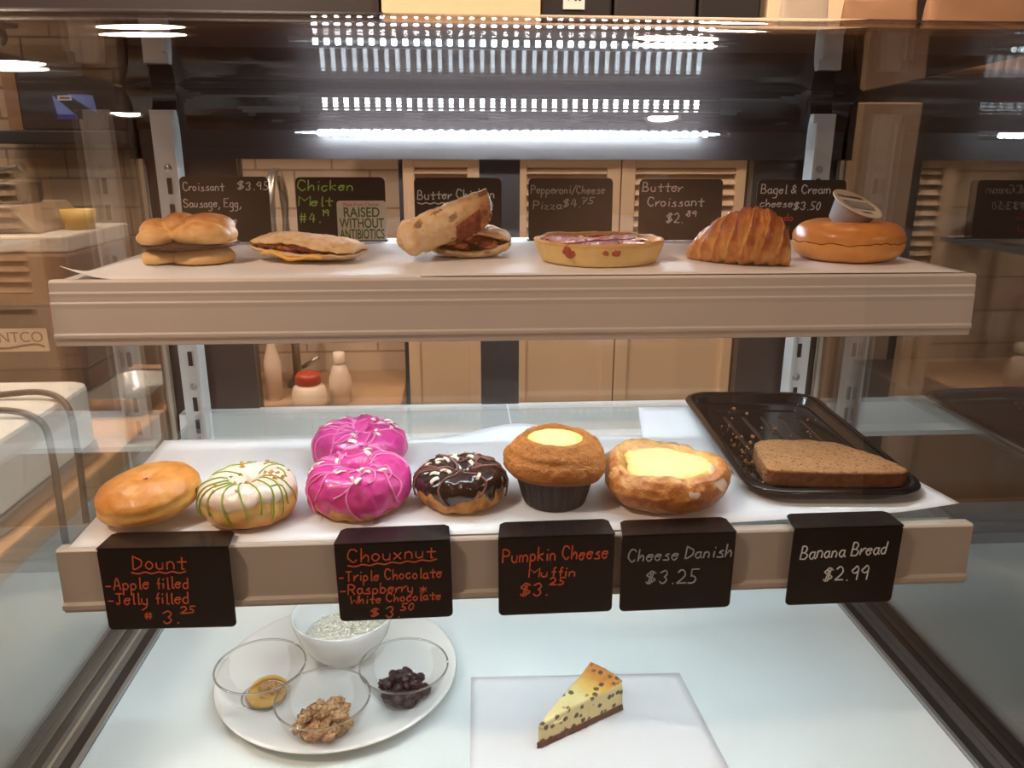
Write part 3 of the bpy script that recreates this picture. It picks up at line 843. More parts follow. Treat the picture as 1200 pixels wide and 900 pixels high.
def wrap_lying():
    t = thing('butter_chicken_wrap', 'half wrap lying flat with red brown filling facing out, under the leaning half', 'wrap', (-.054, .853, ZP), (0, 0, -.10)); t.scale = (.93, .93, .80)
    folded(MB(), .098, .066, .042, .004, lambda s: .0115 * max(0, 1 - abs(2 * s - .95) ** 2.2) + .0008, .62, seed=6).make('flatbread', DM['wrap'], t, bake=True)
    for k in range(16):
        x = -.036 + .072 * ((k * .618) % 1); y = -.027 + .012 * ((k * .37) % 1); m = .011 * max(.15, 1 - abs(x / .045) ** 2); z = .021 + (((k * .77) % 1) - .5) * 1.5 * m
        r = .0062 + .003 * ((k * .53) % 1)
        blob(MB(), (x, y, z), [((x, y, z), (r * 1.2, r, r * .72))], 16, 10, None, 60, (110, .0018)).make('filling_lump', DM['filling' if k % 3 else 'chicken'], t, bake=True)
def wrap_leaning():
    t = thing('butter_chicken_wrap', 'browned half wrap leaning up across the other half, cut end raised to the right', 'wrap', (-.094, .828, ZP), (0, 0, 0))
    a = Vector((-.030, -.012, .0190)); b = Vector((.056, .006, .052)); ax = (b - a); Ln = ax.length; ax.normalize()
    q = ax.to_track_quat('X', 'Z').to_matrix()
    def place(p): return a + q @ Vector(p)
    nt_ = 44
    def fn(u, v):
        s = u * 1.02 - .0; an = 2 * PI * v
        x = s * Ln
        e = min(1, (s / .10)) ** .5 if s < .10 else 1
        w = .0235 * (.62 + .38 * e) * (1 - .1 * s); h = .0180 * (.42 + .58 * e)
        rim = 1 + .03 * math.sin(3 * an + 1)
        p = Vector((x + .006 * math.sin(an) * s, w * math.cos(an) * rim, h * math.sin(an) * rim))
        p *= 1 + .0; p += Vector((0, math.cos(an), math.sin(an))) * (fb(p, 40) * .0022 + fb(p, 110, 2) * .0007)
        dark = max(0, s - .45) * .9 * max(0, -math.cos(an - .5))
        return (*place(p), .36 + .18 * fb(p, 40) + dark)
    mb = MB(); mb.grid(fn, nt_, 48, False, True)
    # closed lower end, thickness at the cut
    def cap(u, v):
        an = 2 * PI * v; k = 1 - u
        w = .0235 * .62; h = .0205 * .42
        p = Vector((-.003 * u, w * math.cos(an) * k, h * math.sin(an) * k)); p += Vector((fb((p.y, p.z, 1), 90) * .002, 0, 0))
        return (*place(p), .5)
    mb.grid(cap, 6, 48, False, True)
    def inner(u, v):
        an = 2 * PI * v; x = Ln * 1.02 - u * .03; k = .86 - .15 * u
        p = Vector((x + .006 * math.sin(an) * 1, .0235 * .9 * k * math.cos(an), .0205 * k * math.sin(an)))
        return (*place(p), .2)
    mb.grid(inner, 4, 48, False, True)
    mb.make('flatbread', DM['wrap'], t, bake=True)
    for x, y, z, rx, r in ((Ln * .99, .002, .0, .010, .0155), (Ln * .975, -.006, .004, .010, .010), (Ln * 1.0, .008, -.004, .008, .009)):
        c = place((x, y, z))
        blob(MB(), c, [(c, (rx, r, r))], 26, 18, None, 60, (80, .003)).make('filling_lump', DM['filling'], t, bake=True)
    # torn window on the near side showing filling
    def tear(u, v):
        s = .60 + .30 * u; an = PI * (1.06 + .42 * v - .12 * u) ; k = 1.03
        edge = min(u, 1 - u, v, 1 - v)
        p = Vector((s * Ln + .006 * math.sin(an) * s, .0235 * (1 - .1 * s) * math.cos(an) * k, .0205 * math.sin(an) * k))
        p += Vector((0, math.cos(an), math.sin(an))) * (.0022 * min(1, edge * 5) + fb(p, 90) * .0022)
        return (*place(p), .5)
    MB().grid(tear, 20, 16).make('torn_filling', DM['filling'], t, bake=True)
wrap_lying(); wrap_leaning()

def pizza():
    t = thing('pepperoni_pizza', 'small round deep crust pizza with pepperoni and cheese on the upper shelf', 'pizza', (.0800, .812, ZP), (0, 0, 0)); t.scale = (.945, .945, .86)
    pr_ = [(0, 0), (.058, 0), (.0625, .001), (.066, .010), (.0695, .020), (.0705, .0245), (.0685, .0268), (.0655, .0255), (.0635, .0205), (.0625, .017), (0, .016)]
    bk = [.4, .4, .45, .38, .42, .6, .72, .66, .5, .4, .4]
    P2 = []; B2 = []
    for i in range(len(pr_) - 1):
        for k in range(4):
            f = k / 4; P2.append((pr_[i][0] * (1 - f) + pr_[i + 1][0] * f, pr_[i][1] * (1 - f) + pr_[i + 1][1] * f)); B2.append(bk[i] * (1 - f) + bk[i + 1] * f)
    P2.append(pr_[-1]); B2.append(bk[-1])
    def md(r, h, a, k):
        q = r / .07
        return r + .0022 * q * fb((math.cos(a) * .5, math.sin(a) * .5, h * 6), 5), h * (1 + .10 * q * fb((math.cos(a), math.sin(a), 3), 2.4))
    MB().lathe(P2, 90, md, B2).make('crust', DM['pie'], t, bake=True)
    def top(u, v):
        a = 2 * PI * v; r = .0645 * (1 - u); p = (r * math.cos(a), r * math.sin(a), 0)
        return (p[0], p[1], .0185 + .0014 * fb(p, 70), .5 + .3 * fb(p, 40))
    MB().grid(top, 22, 70, False, True).make('sauce', DM['sauce'], t, bake=True)
    rg = random.Random(4)
    for k in range(9):
        a = 2 * PI * k / 8 + rg.uniform(-.2, .2); d = .042 if k < 8 else .004; d += rg.uniform(-.006, .004)
        c = (d * math.cos(a), d * math.sin(a), .0205 + .0012 * (k % 3)); r = rg.uniform(.014, .017)
        m = MB().lathe([(0, .0), (r * .6, .0004), (r, .0018), (r, .0028), (r * .9, .0030), (r * .5, .0014), (0, .0012)], 26,
                       lambda rr_, h, an, kk, k=k: (rr_ * (1 + .12 * fb((math.cos(an), math.sin(an), k), 1.5)), h + .0012 * fb((math.cos(an), math.sin(an), k + 9), 1.6) * rr_ / .015))
        o = m.make('pepperoni_slice', DM['pep'], t, bake=True); o.location = c; o.rotation_euler = (rg.uniform(-.12, .12), rg.uniform(-.12, .12), 0)
    for x, y, r in ((-.036, -.028, .017), (.030, -.034, .018), (.046, .002, .012), (-.008, .034, .014), (-.012, -.048, .009)):
        blob(MB(), (x, y, .0215), [((x, y, .0212), (r, r * .8, .0042))], 30, 12, None, 60, (100, .0022)).make('melted_cheese', DM['mozz'], t, bake=True)
    for x, w, hh in ((-.037, .010, .008), (.006, .006, .005), (-.004, .004, .004)):
        y0 = -math.sqrt(.0675 ** 2 - x * x); c = (x, y0, .0185)
        blob(MB(), c, [(c, (w, .0022, hh)), ((x + w * .4, y0 + .0006, .0225), (w * .8, .0024, .004))], 26, 14, None, 200, (150, .0014)).make('sauce_drip', DM['sauce'], t, bake=True)
pizza()

def croissant():
    t = thing('butter_croissant', 'golden flaky butter croissant lying between the pizza and the bagel', 'croissant', (.2150, .784, ZP), (0, 0, -.58)); t.scale = (.90, .90, .90)
    nu, nv = 150, 64
    def fn(u, v):
        s = u; a = 2 * PI * v
        ang = (s - .5) * .95
        R = .125
        c = Vector((R * math.sin(ang), R * (1 - math.cos(ang)) * .9, 0))
        tx = Vector((math.cos(ang), math.sin(ang), 0)); nx = Vector((-math.sin(ang), math.cos(ang), 0))
        base = (.020 + .0145 * min(1, s * 1.7)) * (max(0, 1 - abs(2 * s - 1.0) ** 2.4) ** .62 if s < .5 else max(0, 1 - (2 * s - 1.0) ** 4.2) ** .5) + .0008
        # wound layers: saw-tooth ridges that slant round the body
        ph = (s * 8.4 - .50 * math.sin(a - .6) + .12 * fb((s * 3, math.cos(a), math.sin(a)), 1.5)) % 1.0
        step = (1 - ph) ** .5 if s > .12 else ph ** .5
        r = base * (.86 + .15 * step)
        r += fb((s * .3, math.cos(a) * .02, math.sin(a) * .02), 60) * .0014 * min(1, base * 60)
        p = c + nx * (math.cos(a) * r * 1.02) + Vector((0, 0, math.sin(a) * r * .93))
        z = p.z + base * .93 - .002
        if z < .0006: z = .0006
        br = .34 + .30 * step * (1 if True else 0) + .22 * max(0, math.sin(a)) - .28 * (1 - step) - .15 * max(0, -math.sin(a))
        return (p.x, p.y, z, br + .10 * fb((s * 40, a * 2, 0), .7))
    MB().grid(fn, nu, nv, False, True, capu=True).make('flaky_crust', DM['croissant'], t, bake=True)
croissant()

def bagel():
    t = thing('plain_bagel', 'shiny golden sliced bagel at the right end of the upper shelf', 'bagel', (.3445, .810, ZP), (0, 0, .2)); t.scale = (.955, .955, .96)
    Rm, aa, bb = .0330, .0262, .0205
    def shell(lo_, hi_, dz, sgn):
        def fn(u, v):
            A_ = 2 * PI * u; q = lo_ + (hi_ - lo_) * v
            ca, sa = math.cos(q), math.sin(q)
            ca = math.copysign(abs(ca) ** .9, ca); sa = math.copysign(abs(sa) ** .85, sa)
            r = Rm + aa * ca * (1 + .03 * fb((math.cos(A_), math.sin(A_), 1), 1.3)); z = bb * sa * (1 + .05 * fb((math.cos(A_), math.sin(A_), 5), 1.1)) + bb
            p = Vector((r * math.cos(A_), r * math.sin(A_) * .97, z + dz)); p += Vector((0, 0, 1)) * fb(p, 30, 2) * .0006
            seam = .0030 * fb((math.cos(A_) * 2, math.sin(A_) * 2, 0), 2.2)
            p.z += seam * max(0, 1 - min(v, 1 - v) * 6)
            return (p.x, p.y, max(.0003, p.z), .5 + .12 * sgn + .1 * fb(p, 30))
        return MB().grid(fn, 96, 26, True, False)
    shell(.005, PI - .005, .0003, 1).make('top_half', DM['bagel'], t, bake=True)
    shell(PI + .005, 2 * PI - .005, .0, -.3).make('bottom_half', DM['bagel'], t, bake=True)
    # cut faces
    mb = MB(); mb.grid(lambda u, v: ((Rm - aa + .0008 + (2 * aa - .0016) * v) * math.cos(2 * PI * u), (Rm - aa + .0008 + (2 * aa - .0016) * v) * math.sin(2 * PI * u) * .97, bb + .0005 + .0003 * math.sin(u * 40)), 80, 3, True)
    mb.make('cut_crumb', plain('bagel_crumb', R_(240, 214, 160), .8), t)
    c = thing('cream_cheese_cup', 'small tilted cream cheese tub with printed lid on top of the bagel', 'tub', (.3425, .810, ZP + .0432))
    n = Vector((.27, -.40, .87)).normalized(); c.rotation_euler = n.to_track_quat('Z', 'Y').to_euler()
    grey = plain('tub_grey', R_(168, 172, 182), .4); lidm = plain('tub_lid', R_(226, 214, 196), .35, .1)
    MB().lathe([(0, -.008), (.0165, -.008), (.018, -.0072), (.0225, .0135), (.0232, .0155), (.0265, .0155)], 48).make('cup', grey, c, bevel=0)
    lid = MB().lathe([(0, .0162), (.0255, .0162), (.0272, .0168), (.0272, .0158), (.0262, .0152), (.0, .0155)], 56).make('lid', lidm, c)
    inkm = plain('lid_print', R_(52, 58, 88), .5)
    qd = n.to_track_quat('Z', 'Y'); loc_up = qd.inverted() @ Vector((-.30, .92, .25)); ra = math.atan2(loc_up.y, loc_up.x) - PI / 2
    def lp(x, y): return (x * math.cos(ra) - y * math.sin(ra), x * math.sin(ra) + y * math.cos(ra), .0164)
    printed('lid_lettering', 'PHILADELPHIA', .0068, inkm, lid, lp(0, .0105), (0, 0, ra), width=.034, bold=.0002)
    for k, (wd, yy, sz) in enumerate(((.036, .004, .0016), (.040, .0005, .0016), (.042, -.003, .0016), (.038, -.0065, .0016), (.034, -.0095, .0016))):
        mb = MB(); rg = random.Random(k); x = -wd / 2
        while x < wd / 2:
            l = rg.uniform(.0015, .004); p0 = lp(x, yy); p1 = lp(min(wd / 2, x + l), yy); dn = lp(x, yy - sz); d1 = lp(min(wd / 2, x + l), yy - sz)
            mb.add([p0, p1, d1, dn, *[(a[0], a[1], a[2] + .0001) for a in (p0, p1, d1, dn)]], [(4, 7, 6, 5), (0, 1, 5, 4), (2, 3, 7, 6)]); x += l + .0008
        mb.make('lid_print_lines', inkm, lid, False)
    printed('lid_lettering', 'ORIGINAL', .0042, inkm, lid, lp(0, -.0185), (0, 0, ra), width=.014)
bagel()

# ------------------------------------------------------------------ lower shelf food
ZQ = ZL + .0022
def jelly_donut():
    t = thing('jelly_donut', 'plain round filled donut without icing, leftmost on the lower shelf', 'donut', (-.3690, .730, ZQ + .0042), (.05, -.13, .3)); t.scale = (.91, .92, .94)
    def sh(p, d):
        ring = math.exp(-((p.z - .0215) / .0035) ** 2)
        return .50 + .12 * fb(p, 26) - .38 * ring * (.6 + .5 * fb(p, 30)) + .10 * (p.z > .03)
    mb = MB()
    def fn(u, v):
        e = -PI / 2 + PI * u; a = 2 * PI * v
        rx = .0545; ry = .0525
        ce = abs(math.cos(e)) ** .82; se = math.copysign(abs(math.sin(e)) ** .86, math.sin(e))
        waist = 1 - .035 * math.exp(-(e / .16) ** 2)
        z = .0225 + .0225 * se
        r = ce * waist
        p = Vector((rx * r * math.cos(a), ry * r * math.sin(a), z))
        q = math.hypot(p.x - .002, p.y + .004)
        if e > 0: p.z -= .0045 * math.exp(-(q / .010) ** 2)
        dd = Vector((p.x, p.y, p.z - .0225)).normalized(); p += dd * (fb(p, 28) * .0014 + fb(p, 90, 2) * .0004)
        return (p.x, p.y, p.z, sh(p, None))
    mb.grid(fn, 56, 72, False, True); mb.make('dough', DM['donut'], t, bake=True)
    blob(MB(), (.002, -.004, .0398), [((.002, -.004, .0398), (.0055, .0035, .0016))], 18, 10, None, 60, (200, .001)).make('jelly_spot', IC['jelly'], t)
    blob(MB(), (.0495, -.018, .020), [((.0495, -.018, .020), (.003, .006, .004))], 14, 10, None, 60, (200, .001)).make('jelly_spot', IC['jelly'], t)
jelly_donut()

class Ring:
    """a ring donut: dough torus, icing skin, things laid on the icing"""
    def __init__(s, R, a, b, seed, lump=.0016): s.R, s.a, s.b, s.seed, s.lump = R, a, b, seed, lump
    def pt(s, A_, q, off=0):
        ca, sa = math.cos(q), math.sin(q); k = 1 + .05 * fb((math.cos(A_), math.sin(A_), s.seed), 1.4)
        ca2 = math.copysign(abs(ca) ** .9, ca); sa2 = math.copysign(abs(sa) ** .85, sa)
        p = Vector(((s.R + (s.a * k + off) * ca2) * math.cos(A_), (s.R + (s.a * k + off) * ca2) * math.sin(A_), s.b + (s.b * k + off) * sa2))
        return p + Vector((ca * math.cos(A_), ca * math.sin(A_), sa)) * (fb(p + Vector((s.seed, 0, 0)), 30) * s.lump)
    def dough(s, mat, t, bakef):
        def fn(u, v):
            p = s.pt(2 * PI * u, 2 * PI * v); return (p.x, p.y, max(.0004, p.z), bakef(p, 2 * PI * v))
        return MB().grid(fn, 84, 40, True, True).make('dough', mat, t, bake=True)
    def icing(s, mat, t, low, amp, off=.0018, seed=1, inner=None):
        def fn(u, v):
            A_ = 2 * PI * u
            e0 = low + amp * fb((math.cos(A_) * 1.2, math.sin(A_) * 1.2, seed), 1.6, 3); e1 = PI + .35 + .3 * fb((math.cos(A_), math.sin(A_), seed + 4), 1.6)
            q = e0 + (e1 - e0) * v; k = min(1, min(v, 1 - v) * 9)
            p = s.pt(A_, q, -.0006 + (off + .0006) * k ** .5); return (p.x, p.y, max(.0008, p.z))
        o = MB().grid(fn, 120, 34, True, False).make('icing', mat, t); return o
    def surf(s, x, y, off=.002):
        """point on top of the icing above (x, y)"""
        A_ = math.atan2(y, x); d = math.hypot(x, y); c = max(-1, min(1, (d - s.R) / s.a))
        c = math.copysign(abs(c) ** (1 / .9), c)
        return s.pt(A_, math.acos(c), off)
    def line(s, mb, pts, rad=.0011, off=.0024, n=5, polar=False):
        P = []
        for p in smooth_line(pts, n):
            P.append(s.surf(p.x, p.y, off))
        mb.tube(P, rad, 7)
    def flake(s, t, name, mat, x, y, w, l, h, rz, mb0=None):
        p = s.surf(x, y, .0032)
        m = MB(); n = 6
        m.grid(lambda u, v: ((u - .5) * l, (v - .5) * w, h * math.sin(PI * u) * .9 + .0004 * fb((u * 3, v * 3, x * 99), 2)), n, 3)
        o = m.make(name, mat, t); md = o.modifiers.new('thick', 'SOLIDIFY'); md.thickness = .0011
        nrm = (p - Vector((s.R * math.cos(math.atan2(y, x)), s.R * math.sin(math.atan2(y, x)), s.b))).normalized()
        o.location = p; o.rotation_euler = (nrm.to_track_quat('Z', 'Y') @ Matrix.Rotation(rz, 3, 'Z').to_quaternion()).to_euler()
        return o

def white_donut():
    t = thing('iced_ring_donut', 'white iced ring donut with thin green drizzle and toffee bits', 'donut', (-.2745, .727, ZQ), (.0, -.03, 0)); t.scale = (.95, .95, .97)
    r = Ring(.0285, .0205, .0212, 3.3, .0012)
    r.dough(DM['donut'], t, lambda p, q: .40 + .12 * fb(p, 40) - .3 * math.exp(-((p.z - .021) / .004) ** 2) + (.12 if p.z < .012 else 0))
    r.icing(IC['white'], t, .16, .30, .0016, 2)
    mb = MB(); rg = random.Random(5)
    for k, dg_ in enumerate((188, 207, 224, 241, 258, 275, 292, 309, 326, 346)):
        A0 = math.radians(dg_); P = []
        q1 = -.42 if k % 3 else -.05
        for j in range(15):
            f = j / 14; q = 2.0 + (q1 - 2.0) * f
            P.append(r.pt(A0 + .12 * math.sin(3 * f + k) + .10 * f * math.cos(A0), q, .0021))
        mb.tube(P, .0009, 7)
    for pts in ([(-.038, .018), (-.024, .026), (-.010, .030), (.000, .040)], [(-.036, .006), (-.022, .012), (-.010, .012)], [(.010, .012), (.020, .022), (.032, .026)], [(.012, .026), (.018, .034), (.024, .040)], [(.040, -.004), (.036, .008), (.028, .014)], [(.030, -.026), (.038, -.020), (.044, -.024)]):
        r.line(mb, pts, .0009, .0019)
    mb.make('drizzle', IC['greenline'], t)
    for k in range(22):
        a = rg.uniform(0, 2 * PI); d = rg.uniform(.010, .042)
        p = r.surf(d * math.cos(a), d * math.sin(a), .0022); s_ = rg.uniform(.0016, .0030)
        blob(MB(), p, [(p, (s_, s_ * .8, s_ * .7))], 9, 6, None, 60, (300, .0016)).make('toffee_bit', IC['nut'], t, smooth=False)
white_donut()

def choux_ring(name, label, loc, rot, R, a, b, seed, icing, linem, low, amp, nfl, flakes_seed, rgn):
    t = thing(name, label, 'donut', loc, rot)
    t.scale = (.935, .935, .97)
    r = Ring(R, a, b, seed, .0026)
    dark = icing == IC['choc']
    r.dough(DM['choux'], t, lambda p, q: .40 + .2 * fb(p, 34) + (.5 * max(0, fb(p + Vector((4, 0, 0)), 26) + .12) if dark else .12 * (p.z < .012)))
    r.icing(icing, t, low, amp, .0024, seed + 1)
    mb = MB(); rg = random.Random(flakes_seed)
    for k in range(rgn):   # looping drizzle
        a0 = rg.uniform(0, 2 * PI); cx, cy = R * math.cos(a0) * 1.12, R * math.sin(a0) * 1.12; rad = rg.uniform(.011, .019)
        pts = []
        for j in range(9):
            th = a0 + j / 8 * rg.uniform(3.6, 5.4); x = cx + rad * math.cos(th) * (1 + .1 * j / 8) + .001 * j; y = cy + rad * math.sin(th)
            d = math.hypot(x, y); lim = R + a * .96
            if d > lim: x, y = x * lim / d, y * lim / d
            if d < R - a * .9: x, y = x * (R - a * .9) / max(d, .001), y * (R - a * .9) / max(d, .001)
            pts.append((x, y))
        r.line(mb, pts, .0012, .0030)
    for k in range(6):
        A0 = math.radians(190 + 160 * (k + .5) / 6) - rot[2] + rg.uniform(-.2, .2); sw = rg.choice((-1, 1)) * rg.uniform(.3, .8); q1 = rg.uniform(-.5, .1)
        mb.tube([r.pt(A0 + sw * math.sin(2.4 * j / 16), 2.0 + (q1 - 2.0) * j / 16, .0030) for j in range(17)], .0011, 7)
    mb.make('drizzle', linem, t)
    for k in range(nfl):
        an = rg.uniform(0, 2 * PI); d = rg.uniform(R - a * .5, R + a * .72)
        r.flake(t, 'white_chocolate_flake', IC['flake'], d * math.cos(an), d * math.sin(an), rg.uniform(.0032, .0052), rg.uniform(.007, .013), rg.uniform(.001, .0026), rg.uniform(0, PI))
    return t, r
choux_ring('chouxnut', 'bright pink iced choux ring behind the other pink one', (-.1815, .855, ZQ), (.0, .03, 0), .0305, .0235, .0225, 1.7, IC['pink'], IC['pinkline'], -.50, 1.1, 13, 11, 9)
tp, rp = choux_ring('chouxnut', 'bright pink iced choux ring in front, nearest the price card', (-.1695, .746, ZQ), (-.03, -.03, 2.2), .031, .0235, .0225, 4.1, IC['pink'], IC['pinkline'], -.42, .9, 14, 23, 9)
choux_ring('chouxnut', 'dark chocolate iced choux ring with white chocolate flakes', (-.0665, .747, ZQ), (-.02, .0, .6), .0275, .0205, .0195, 8.3, IC['choc'], IC['chocline'], -.15, .7, 17, 31, 7)

def muffin():
    t = thing('pumpkin_muffin', 'brown pumpkin muffin in a dark pleated liner with a pale cheese centre', 'muffin', (.0305, .743, ZQ), (0, 0, 0)); t.scale = (.97, .97, .95)
    liner = plain('dark_muffin_liner', R_(17, 12, 12), .5, 0, .3, 90, .1)
    P = [(0, .0), (.030, 0), (.0325, .001)] + [(.0325 + .0115 * (k / 12), .001 + .045 * (k / 12)) for k in range(1, 13)] + [(.0435, .046)]
    def pl(r, h, a, k):
        w = max(0, min(1, h / .006)); return r + w * .0011 * math.copysign(abs(math.sin(a * 26)) ** .6, math.sin(a * 26)) * (.6 + .8 * h / .046), h + .0006 * w * fb((math.cos(a), math.sin(a), 0), 6)
    MB().lathe(P, 312, pl).make('liner', liner, t)
    CXm, CYm = .000, .006
    Q = [(.036, .036), (.044, .0355), (.050, .038), (.0535, .0435), (.0540, .049), (.0525, .055), (.049, .061), (.044, .0665), (.0395, .0705), (.036, .0740), (.0330, .0756), (.0305, .0750), (.0290, .0725), (.0280, .0690), (.020, .0675), (0, .067)]
    Q2 = []
    for i in range(len(Q) - 1):
        for k in range(3): f = k / 3; Q2.append((Q[i][0] * (1 - f) + Q[i + 1][0] * f, Q[i][1] * (1 - f) + Q[i + 1][1] * f))
    Q2.append(Q[-1])
    def md(r, h, a, k):
        o = min(1, r / .05); c, s = math.cos(a), math.sin(a)
        n = fb((c * r * 20, s * r * 20, h * 20), 1.6) * .0024 + fb((c * r, s * r, h), 130) * .0009
        sag = -.004 * max(0, math.cos(a - 5.6)) ** 6 * (1 if h < .06 else 0)      # overhang drop at the front right
        crack = -.0022 * math.exp(-((h - .060) / .0022) ** 2) * max(0, math.sin(a * 1.0 + 3.6))
        return r * (1 + .035 * fb((c, s, 2), 1.3)) + n * o + crack, h + n * .6 + sag + .0012 * fb((c, s, 7), 2.2) * (r < .034)
    def bake(k): return 0
    bk = [.5 + .12 * (h < .044) + .06 * (h > .068) for r, h in Q2]
    o = MB().lathe(Q2, 110, md, bk).make('muffin_top', DM['muffin'], t, bake=True); o.location = (0, .001, 0)
    def ch(u, v):
        a = 2 * PI * v; r = .0296 * (1 - u); x, y = r * math.cos(a) * 1.0, r * math.sin(a)
        z = .0715 + .0032 * (1 - (r / .0296) ** 2) - .004 * math.exp(-(((x - .016) / .006) ** 2 + ((y + .006) / .010) ** 2)) + .0007 * fb((x, y, 0), 90)
        return (x, y + .001, z, .42 + .45 * max(0, (r / .0296) ** 6) + .2 * fb((x, y, 3), 60))
    MB().grid(ch, 22, 60, False, True).make('cheese_centre', DM['cream'], t, bake=True)
muffin()

def danish():
    t = thing('cheese_danish', 'glazed oval cheese danish with a pale cream cheese middle', 'pastry', (.1455, .742, ZQ + .0028), (0, 0, -.28)); t.scale = (.97, 1.06, 1.0)
    Q = [(0, .0), (.66, 0), (.80, .003), (.93, .011), (1.0, .021), (.985, .029), (.92, .0355), (.84, .0385), (.76, .038), (.69, .0345), (.645, .0315), (.60, .0295), (0, .029)]
    Q2 = []
    for i in range(len(Q) - 1):
        n = 6 if i > 1 else 2
        for k in range(n): f = k / n; Q2.append((Q[i][0] * (1 - f) + Q[i + 1][0] * f, Q[i][1] * (1 - f) + Q[i + 1][1] * f))
    Q2.append(Q[-1])
    def out(a): return 1 + .07 * fb((math.cos(a), math.sin(a), 5), 1.5) + .025 * math.sin(5 * a + .7)
    def md(r, h, a, k):
        c, s = math.cos(a), math.sin(a); n = fb((c * r, s * r, h * 12), 3.2) * .05 * min(1, r * 1.5)
        return (r * out(a) + n * .7) * .058, h * (1 + .10 * fb((c, s, 9), 1.8)) + n * .055 * (h > .012)
    mb = MB().lathe(Q2, 130, md, [.48 + .16 * (.8 < r) + .06 * (h < .02) for r, h in Q2])
    mb.V = [(x * 1.17, y * 1.08, max(.0004, z * 1.06)) for x, y, z in mb.V]
    mb.make('pastry', DM['danish'], t, bake=True)
    def ch(u, v):
        a = 2 * PI * v; rr_ = .70 * (1 - u) * out(a) * (1 + .10 * math.sin(3 * a + 1)); x, y = rr_ * math.cos(a) * .058 * 1.17, rr_ * math.sin(a) * .058 * 1.08
        q = 1 - u
        z = .0358 + .0028 * (1 - q ** 2) + .0008 * fb((x, y, 0), 60) - .0022 * math.exp(-(((x + .022) / .012) ** 2 + ((y - .012) / .004) ** 2))
        return (x, y, z, .30 + .5 * q ** 8 + .22 * fb((x, y, 3), 40))
    MB().grid(ch, 26, 80, False, True).make('cheese_centre', DM['cream'], t, bake=True)
    rg = random.Random(3)
    for a, q, w in ((2.9, .9, .012), (2.4, .86, .010), (5.75, .9, .016), (1.6, .88, .013), (.2, .93, .012), (5.2, .97, .009)):
        r0 = q * out(a) * .058; x, y = r0 * math.cos(a) * 1.17, r0 * math.sin(a) * 1.08
        h = .0372 if q < .91 else .031
        n = Vector((math.cos(a) * (q - .78) * 5, math.sin(a) * (q - .78) * 5, 1)).normalized()
        m = MB().lathe([(0, .0014), (w * .5, .0012), (w * .85, .0006), (w, -.0008)], 30, lambda r, hh, an, k, a=a: (r * (1 + .3 * fb((math.cos(an), math.sin(an), a), 1.6)), hh))
        m.V = [(vx, vy * .62, vz) for vx, vy, vz in m.V]
        o = m.make('glaze_patch', IC['glaze'], t); o.location = (x, y, h); o.rotation_euler = (n.to_track_quat('Z', 'Y') @ Matrix.Rotation(a + PI / 2, 3, 'Z').to_quaternion()).to_euler()
danish()

# tray and banana bread
ZT = ZL + .0046
tray_t = thing('serving_tray', 'glossy black plastic tray with ribbed floor holding banana bread', 'tray', (.333, .882, ZT), (0, 0, -.065))
def tray():
    def ring(w, d, r, z): return [(x, y, z) for x, y in rrect(-w, w, -d, d, r, 8)]
    lv = [ring(.074, .150, .022, .0), ring(.079, .156, .026, .004), ring(.083, .162, .030, .0125), ring(.0875, .1675, .034, .0150), ring(.0925, .173, .038, .0140), ring(.0945, .175, .040, .0105),
          ring(.0925, .173, .038, .0125), ring(.0872, .167, .034, .0135), ring(.0815, .160, .030, .0112), ring(.0775, .154, .026, .0035), ring(.073, .149, .022, .0015)]
    mb = MB(); n = len(lv[0])
    V = [p for L in lv for p in L]
    Fc = [(i * n + k, i * n + (k + 1) % n, (i + 1) * n + (k + 1) % n, (i + 1) * n + k) for i in range(len(lv) - 1) for k in range(n)]
    Fc += [tuple(range(n))[::-1], tuple(range((len(lv) - 1) * n, len(lv) * n))]
    mb.add(V, Fc); o = mb.make('tray_body', MT['tray'], tray_t); o.modifiers.new('b', 'BEVEL').width = .0006
    for k in range(5):
        x = -.050 + .025 * k; m = MB()
        m.grid(lambda u, v: (x + (v - .5) * .0065, -.10 + .20 * u + .0, .0013 + .0022 * math.sin(PI * v) * min(1, 12 * min(u, 1 - u))), 24, 8)
        m.make('floor_rib', MT['tray'], tray_t)
    for y in (-.122, .122):
        m = MB(); m.grid(lambda u, v: (-.055 + .11 * u, y + (v - .5) * .006, .0013 + .0018 * math.sin(PI * v) * min(1, 12 * min(u, 1 - u))), 16, 8); m.make('floor_rib', MT['tray'], tray_t)
tray()
